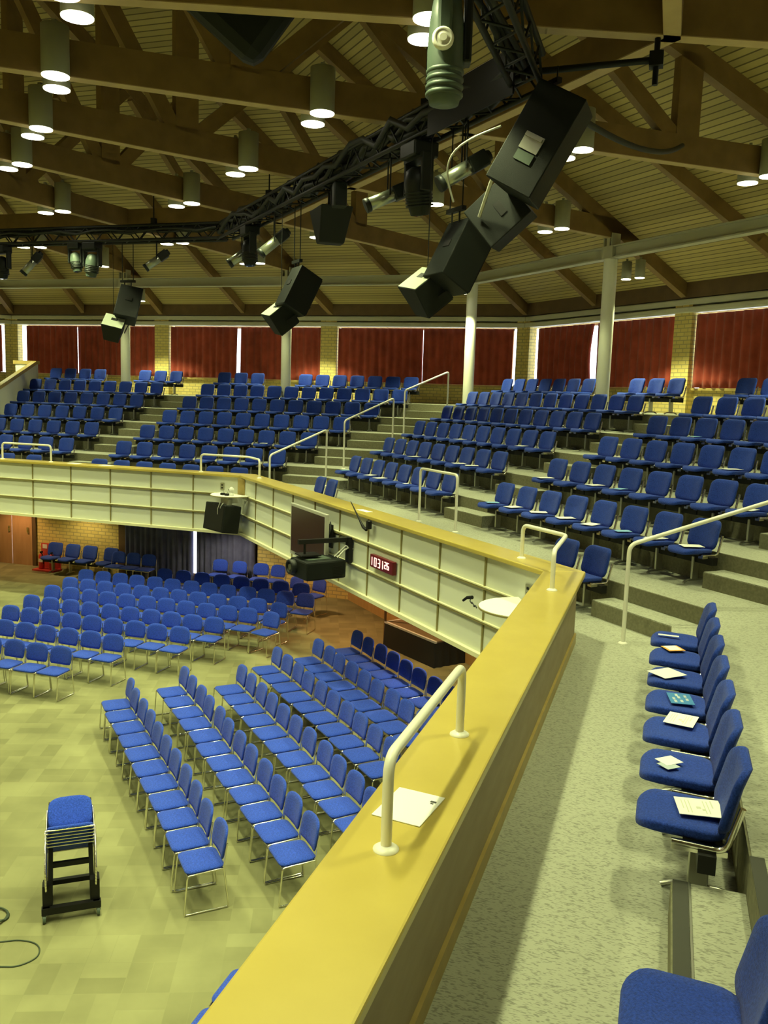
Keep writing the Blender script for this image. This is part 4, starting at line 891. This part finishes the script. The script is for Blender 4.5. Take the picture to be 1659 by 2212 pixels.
# clock
o = thing('digital_clock', 'red digital clock showing 10 31 26 on the right parapet', 'clock', P('B', 1.585, FA - .04, 2.755), rz('B'))
m = MB(); m.box((0, 0, 0), (.76, .07, .20), bev=.008); m.build('case', M_REDCASE, o)
SEG = {'0': 'abcdef', '1': 'bc', '2': 'abged', '3': 'abgcd', '6': 'afgedc'}
def digit(mb, ch, x, z, w, h, th):
    for c in SEG[ch]:
        cx, cz, sx, sz = {'a': (0, h / 2, w, th), 'g': (0, 0, w, th), 'd': (0, -h / 2, w, th), 'b': (w / 2, h / 4, th, h / 2), 'c': (w / 2, -h / 4, th, h / 2), 'f': (-w / 2, h / 4, th, h / 2), 'e': (-w / 2, -h / 4, th, h / 2)}[c]
        mb.box((x + cx, -.038, z + cz), (sx + th * .4, .008, sz + th * .2))
for ch, x, z, w, h in (('1', -.335, 0, .06, .125), ('0', -.19, 0, .065, .125), ('3', -.065, 0, .06, .125), ('1', .03, 0, .06, .125), ('2', .15, .012, .05, .095), ('6', .235, .012, .05, .095)):
    m = MB(); digit(m, ch, x, z, w, h, .012); m.build('digit', M_DIGIT, o)
# microphone on the parapet
o = thing('microphone', 'black gooseneck microphone clamped below the right rail', 'microphone', P('B', 1.14, A_RAIL0 - .06, 3.30), rz('B'))
m = MB(); m.box((.02, .03, 0), (.09, .07, .13), bev=.015); m.build('clamp', M_BLK, o); m = MB(); m.tube([(0, 0, -.08), (-.10, -.01, -.05), (-.26, -.02, .08), (-.52, -.04, .30)], [.026, .024, .014, .007], 8); m.build('boom', M_BLK, o)
# corner shelves
def shelf(d, label, extra):
    o = thing('corner_shelf', label, 'shelf', RP(d, 14.30, 2.985), math.radians(d - 90))
    m = MB(); pts = [(.5 * math.cos(a), -.02 + .62 * -math.sin(a) * .9) for a in [PI * i / 18 for i in range(19)]]; m.prism(pts, 0, .03); m.build('shelf_board', M_WHITE, o)
    m = MB(); m.prism([(x * 1.012, y * 1.012) for x, y in pts], .006, .022); m.build('edge_strip', M_STRIP, o)
    m = MB(); m.box((0, -.06, -.09), (.05, .25, .16)); m.build('bracket', M_WHITE, o)
    return o
shelf(67.5, 'white half round shelf in the far corner of the parapet', 0)
shelf(22.5, 'white half round shelf in the near corner below the rail', 0)
o = thing('desk_microphone', 'black microphone and curled lead at the edge of the near corner shelf', 'microphone', RP(22.5, 13.72, 3.0, -.42), math.radians(-67.5))
m = MB(); m.tube([(0, 0, .02), (-.07, -.05, .0), (-.14, -.08, -.05)], [.022, .018, .016], 8); m.build('body', M_BLK, o); m = MB(); m.tube([(.0 + .03 * i, -.02 - .012 * math.sin(i * 1.6), -.02 + .018 * math.cos(i * 1.3)) for i in range(12)], .007, 6); m.build('lead', M_CABLE, o)
o = thing('camera_dome', 'small white dome camera beside the far corner post', 'camera', RP(67.5, 14.0, 3.02, .22), math.radians(-22.5))
m = MB(); m.lathe([(.05, 0), (.05, .05), (.035, .07)], n=16); m.build('base', M_WHITE, o); m = MB(); m.lathe([(.02, .06), (.055, .10), (.055, .15), (.02, .19)], n=16); m.build('head', M_WHITE, o); m = MB(); m.lathe([(.022, 0), (.015, .02)], (-.05, -.02, .125), Matrix.Rotation(-PI / 2, 3, 'Y'), 12); m.build('lens', M_LENSG, o)
for lat, lb in ((-.12, 'left'), (.02, 'right')):
    o = thing('small_device', 'small black device on the far corner shelf, %s one' % lb, 'device', RP(67.5, 13.95, 3.015, -lat), 0); m = MB(); m.box((0, 0, .025), (.09, .07, .05), bev=.01); m.build('body', M_BLK, o); m = MB(); m.cyl((.02, 0, .05), (.02, 0, .09), .008, 6); m.build('knob', M_SILVER, o)
for s, t, z, lb in (('B', 5.2, 3.13, 'above the near corner shelf'), ('A', 5.05, 3.15, 'above the far corner shelf')):
    o = thing('socket_plate', 'grey socket plate on the parapet %s' % lb, 'socket', P(s, t, FA - .008, z), rz(s)); m = MB(); m.box((0, 0, 0), (.10, .014, .15)); m.build('plate', M_ALU, o); m = MB(); m.box((0, -.01, .03), (.035, .008, .03)); m.box((0, -.01, -.035), (.035, .008, .03)); m.build('inset', M_BLK, o)
o = thing('corner_speaker', 'black box speaker hanging under the far corner shelf', 'speaker', RP(67.5, 13.92, 2.52), math.radians(-22.5)); o.rotation_euler = (math.radians(-8), 0, math.radians(-22.5 - 8))
m = MB(); m.box((0, 0, 0), (.82, .42, .60), bev=.02); m.build('cabinet', M_BOX, o); m = MB(); m.box((0, -.212, 0), (.76, .012, .54)); m.build('grille', M_BLK, o)
m = MB(); m.tube([(.20, -.22, .34), (.20, -.26, .20), (.19, -.24, .08)], .008, 6); m.tube([(.30, -.2, .34), (.30, -.25, .26), (.27, -.24, .22)], .008, 6); m.box((.1, 0, .36), (.3, .1, .14)); m.build('hanging_bracket', M_SILVER, o)
# ---------------------------------------------------------------- papers
def paper(loc, rotz, w, h, label, m=M_PAPER, tilt=(0, 0), ink=None, grp=None):
    o = thing('leaflet', label, 'paper', loc); o.rotation_euler = (tilt[0], tilt[1], rotz)
    if grp: o['group'] = grp
    b = MB(); b.box((0, 0, .0025), (w, h, .003)); b.build('sheet', m, o)
    if ink:
        b = MB()
        for x, y, sx, sy in ink: b.box((x * w, y * h, .0045), (sx * w, sy * h, .0012))
        b.build('print', M_INKL if len(ink) > 3 else M_INK, o)
    return o
def on_seat(b, k, n, w=.15, h=.21, rot=0, m=M_PAPER, dx=0, dy=0, what='white leaflet', ink=None):
    s, t, lab = SEAT[(b, k, n)]; q = P(s, t + dx, back_a(k) - .33 + dy, tier_z(k) + .487)
    who = lab.replace('blue balcony chair, ', '').replace(' from left in ', ' in ').replace(' from the near end of the row beside the near walkway', ' from near end beside the walkway').replace('block right of the ', 'right of ').replace('wide block left of the', 'left of').replace('block against the white sloping wall', 'by white sloping wall')
    return paper(q, rz(s) + rot, w, h, '%s on chair %s' % (what, who), m, ink=ink, grp='leaflets left on the balcony chairs')
s_, t_ = 'C', 0
txt = [(-.2, .3, .4, .03), (0, .2, .7, .02), (0, .12, .7, .02), (.05, -.02, .12, .1), (.15, .08, .1, .06), (0, -.2, .7, .02), (0, -.28, .7, .02), (-.1, -.36, .5, .02)]
on_seat(5, 1, 6, .21, .24, .15, dx=-.02, dy=.10, what='cream printed sheet', ink=txt)
o = on_seat(5, 1, 5, .11, .13, .75, dy=-.06, what='small white card in plastic'); m = MB(); m.box((.05, -.05, .001), (.10, .10, .002)); m.build('plastic_sleeve', M_PLASTIC, o)
on_seat(5, 1, 4, .24, .20, -.2, dx=-.16, dy=.02, what='white printed sheet', ink=txt)
o = on_seat(5, 1, 3, .24, .17, .15, m=M_PAPB, dy=.02, what='blue printed leaflet'); m = MB()
for x, y in ((-.05, .04), (.02, .045), (.06, .0), (-.02, -.01), (.01, -.05), (.07, -.045), (-.07, -.02)): m.box((x, y, .005), (.05, .02, .001))
m.build('print', M_PLASTIC, o)
on_seat(5, 1, 2, .21, .24, .78, dy=-.08, what='white sheet turned diagonally')
o = on_seat(5, 1, 1, .16, .16, .5, m=M_PAPO, dx=-.17, dy=-.03, what='white card with orange edges'); m = MB(); m.box((-.01, .0, .005), (.13, .12, .001)); m.build('card', M_PAPER, o)
on_seat(5, 1, 0, .045, .19, -.03, dy=-.07, what='narrow white strip of paper')
rnd = random.Random(3)
for b, k, n, kind in ((4, 2, 0, 'b'), (4, 2, 1, 'w'), (4, 2, 2, 'w'), (4, 2, 3, 'w'), (4, 2, 4, 'w'), (4, 2, 5, 'b'), (4, 2, 6, 'w'), (4, 2, 7, 'w'), (4, 3, 0, 'w'), (4, 3, 2, 'w'), (4, 3, 3, 'b'), (4, 3, 7, 'w'), (4, 4, 1, 's'), (4, 4, 5, 'w'), (4, 5, 2, 'b'), (4, 5, 5, 'w'), (4, 7, 0, 'w'), (4, 1, 0, 's'),
    (3, 2, 0, 'b'), (3, 2, 2, 'w'), (3, 2, 3, 'w'), (3, 2, 5, 's'), (3, 3, 0, 'b'), (3, 3, 3, 'w'), (3, 3, 6, 'w'), (3, 3, 7, 'w'), (3, 4, 4, 'w'), (3, 4, 8, 'w'), (3, 5, 3, 's'), (3, 6, 5, 's'), (2, 2, 2, 's'), (2, 3, 6, 'w'), (1, 2, 2, 's'), (1, 4, 6, 'w')):
    if (b, k, n) not in SEAT: continue
    what = {'w': 'white leaflet', 'b': 'pale blue leaflet', 's': 'small white slip'}[kind]
    w, h = (.2, .27) if kind == 'w' else (.16, .22) if kind == 'b' else (.09, .12)
    on_seat(b, k, n, w, h, rnd.uniform(-.5, .5), mat('pale_blue_leaflet', (.25, .5, .75), .6) if kind == 'b' else M_PAPER, dy=rnd.uniform(-.06, .05), dx=rnd.uniform(-.05, .05), what=what)
paper((-1.01, 3.635, RAIL_Z + .001), -.12, .235, .31, 'white sheet of paper on the yellow rail behind the near hoop', ink=[(.36, .28, .12, .05), (.36, .22, .06, .03)])
paper(P('B', .55, 13.5, RAIL_Z + .001), rz('B') + .05, .34, .12, 'white strip of paper on the right parapet rail')
for i, t in enumerate((.95, 1.85)): paper(P('A', t, 13.55, RAIL_Z + .001), rz('A'), .30, .21, 'pale sheet of paper on the far parapet rail, %s of two' % ('left', 'right')[i])
# ---------------------------------------------------------------- hall floor objects
T_, N_ = fr('B')
o = thing('stage_block', 'black draped stage block under the right balcony', 'stage block', P('B', -2.0, 15.82, 0), rz('B') + .13)
m = MB(); W_, D_ = 1.75, 1.2; n = 60; vs = []; per = []
for i in range(n): per.append((-W_ / 2 + W_ * i / n, 0))
for i in range(30): per.append((W_ / 2, D_ * i / 30))
for i in range(n): per.append((W_ / 2 - W_ * i / n, D_))
for i in range(30): per.append((-W_ / 2, D_ - D_ * i / 30))
N2 = len(per)
for zz, k in ((.50, 0), (.25, .012), (0.0, .03)):
    for i, (x, y) in enumerate(per): e = 1 + k * math.sin(i * 1.3); vs.append((x * (1 + k * .6) * (1 + .02 * math.sin(i * 1.3) * (k > 0)), (y - D_ / 2) * (1 + k) + D_ / 2, zz))
m.add(vs, [(r * N2 + i, r * N2 + (i + 1) % N2, (r + 1) * N2 + (i + 1) % N2, (r + 1) * N2 + i) for r in range(2) for i in range(N2)], True); m.build('drape', M_STAGE, o)
m = MB(); m.box((0, D_ / 2, .515), (W_, D_, .03)); m.build('deck', M_STAGET, o)
m = MB(); m.box((0, .02, .517), (W_ + .02, .05, .04)); m.box((-W_ / 2 + .02, D_ / 2, .517), (.05, D_, .04)); m.build('edge_trim', mat('stage_edge', (.62, .64, .66), .5), o)
m = MB(); m.box((-W_ / 2 - .03, .03, .75), (.04, .04, 1.5)); m.build('post', M_GLUD, o)
# fire point
fp = thing('fire_point_stand', 'red stand holding two fire extinguishers by the brick wall', 'stand', P('A', -2.17, 16.42, 0), rz('A'))
m = MB(); m.box((0, .06, .38), (.66, .03, .74)); m.build('back_plate', M_REDST, fp); m = MB(); m.box((0, -.12, .02), (.72, .40, .04)); m.build('foot', M_REDST, fp)
for sx in (-1, 1): m = MB(); m.box((sx * .2, .04, .66), (.15, .008, .12)); m.build('sign', M_PINK, fp)
for sx, nm in ((-1, 'left'), (1, 'right')):
    o = thing('fire_extinguisher', '%s red fire extinguisher on the red stand' % nm, 'extinguisher', P('A', -2.17 + sx * .18, 16.29, .04), rz('A'), 'fire extinguishers on the red stand')
    m = MB(); m.lathe([(.07, 0), (.08, .01), (.08, .36), (.06, .42), (.025, .45)], n=18); m.build('cylinder', M_REDEXT, o); m = MB(); m.box((0, 0, .48), (.03, .10, .05)); m.build('valve', M_BLK, o)
    m = MB(); m.tube([(0, -.03, .48), (.09, -.06, .42), (.10, -.04, .15)], .012, 6); m.build('hose', M_BLK, o); m = MB(); m.lathe([(.081, .2), (.081, .3)], n=18); m.build('label_band', M_PINK, o)
o = thing('fire_bell', 'round dark red bell on the brick wall above the fire point', 'bell', P('A', -2.52, AU - .005, 1.62), rz('A')); m = MB(); m.lathe([(.085, 0), (.09, .03), (.06, .055), (.02, .06)], (0, 0, 0), Matrix.Rotation(PI / 2, 3, 'X'), 20); m.build('gong', mat('bell_red', (.15, .02, .015), .4), o); m = MB(); m.box((0, .0, -.08), (.06, .03, .08)); m.build('mount', M_BLK, o)
# cables
def floor_cable(name, pts, label, r=.012):
    b = Vector((pts[0][0], pts[0][1], 0)); n = len(pts); out = []
    for i in range(n - 1):
        p0, p1, p2, p3 = [Vector((*pts[max(0, min(n - 1, j))], r)) for j in (i - 1, i, i + 1, i + 2)]
        for q in range(8):
            t = q / 8; out.append(.5 * ((2 * p1) + (p2 - p0) * t + (2 * p0 - 5 * p1 + 4 * p2 - p3) * t * t + (3 * p1 - p0 - 3 * p2 + p3) * t ** 3))
    out.append(Vector((*pts[-1], r))); m = MB(); m.tube(out, r, 6); return tag(m.build(name, M_GCABLE), label, 'cable')
floor_cable('floor_cable', [(-6.4, 5.75), (-6.0, 6.05), (-5.72, 6.19), (-5.58, 6.27), (-5.42, 6.29), (-5.31, 6.24), (-5.25, 6.14), (-5.27, 6.04), (-5.34, 5.95), (-5.46, 5.9), (-5.7, 5.8), (-6.1, 5.55)], 'thin dark cable looping across the hall carpet at lower left', .007)
m = MB(); cc = Vector((-6.09, 6.47, .012)); m.tube([cc + Vector((.17 * math.cos(i * .35) * (1 + .06 * math.sin(i)), .15 * math.sin(i * .35), .012 * (i % 18) / 9)) for i in range(72)], .010, 6)
tag(m.build('cable_coil', M_GCABLE), 'coiled dark green cable on the carpet at the left edge', 'cable')
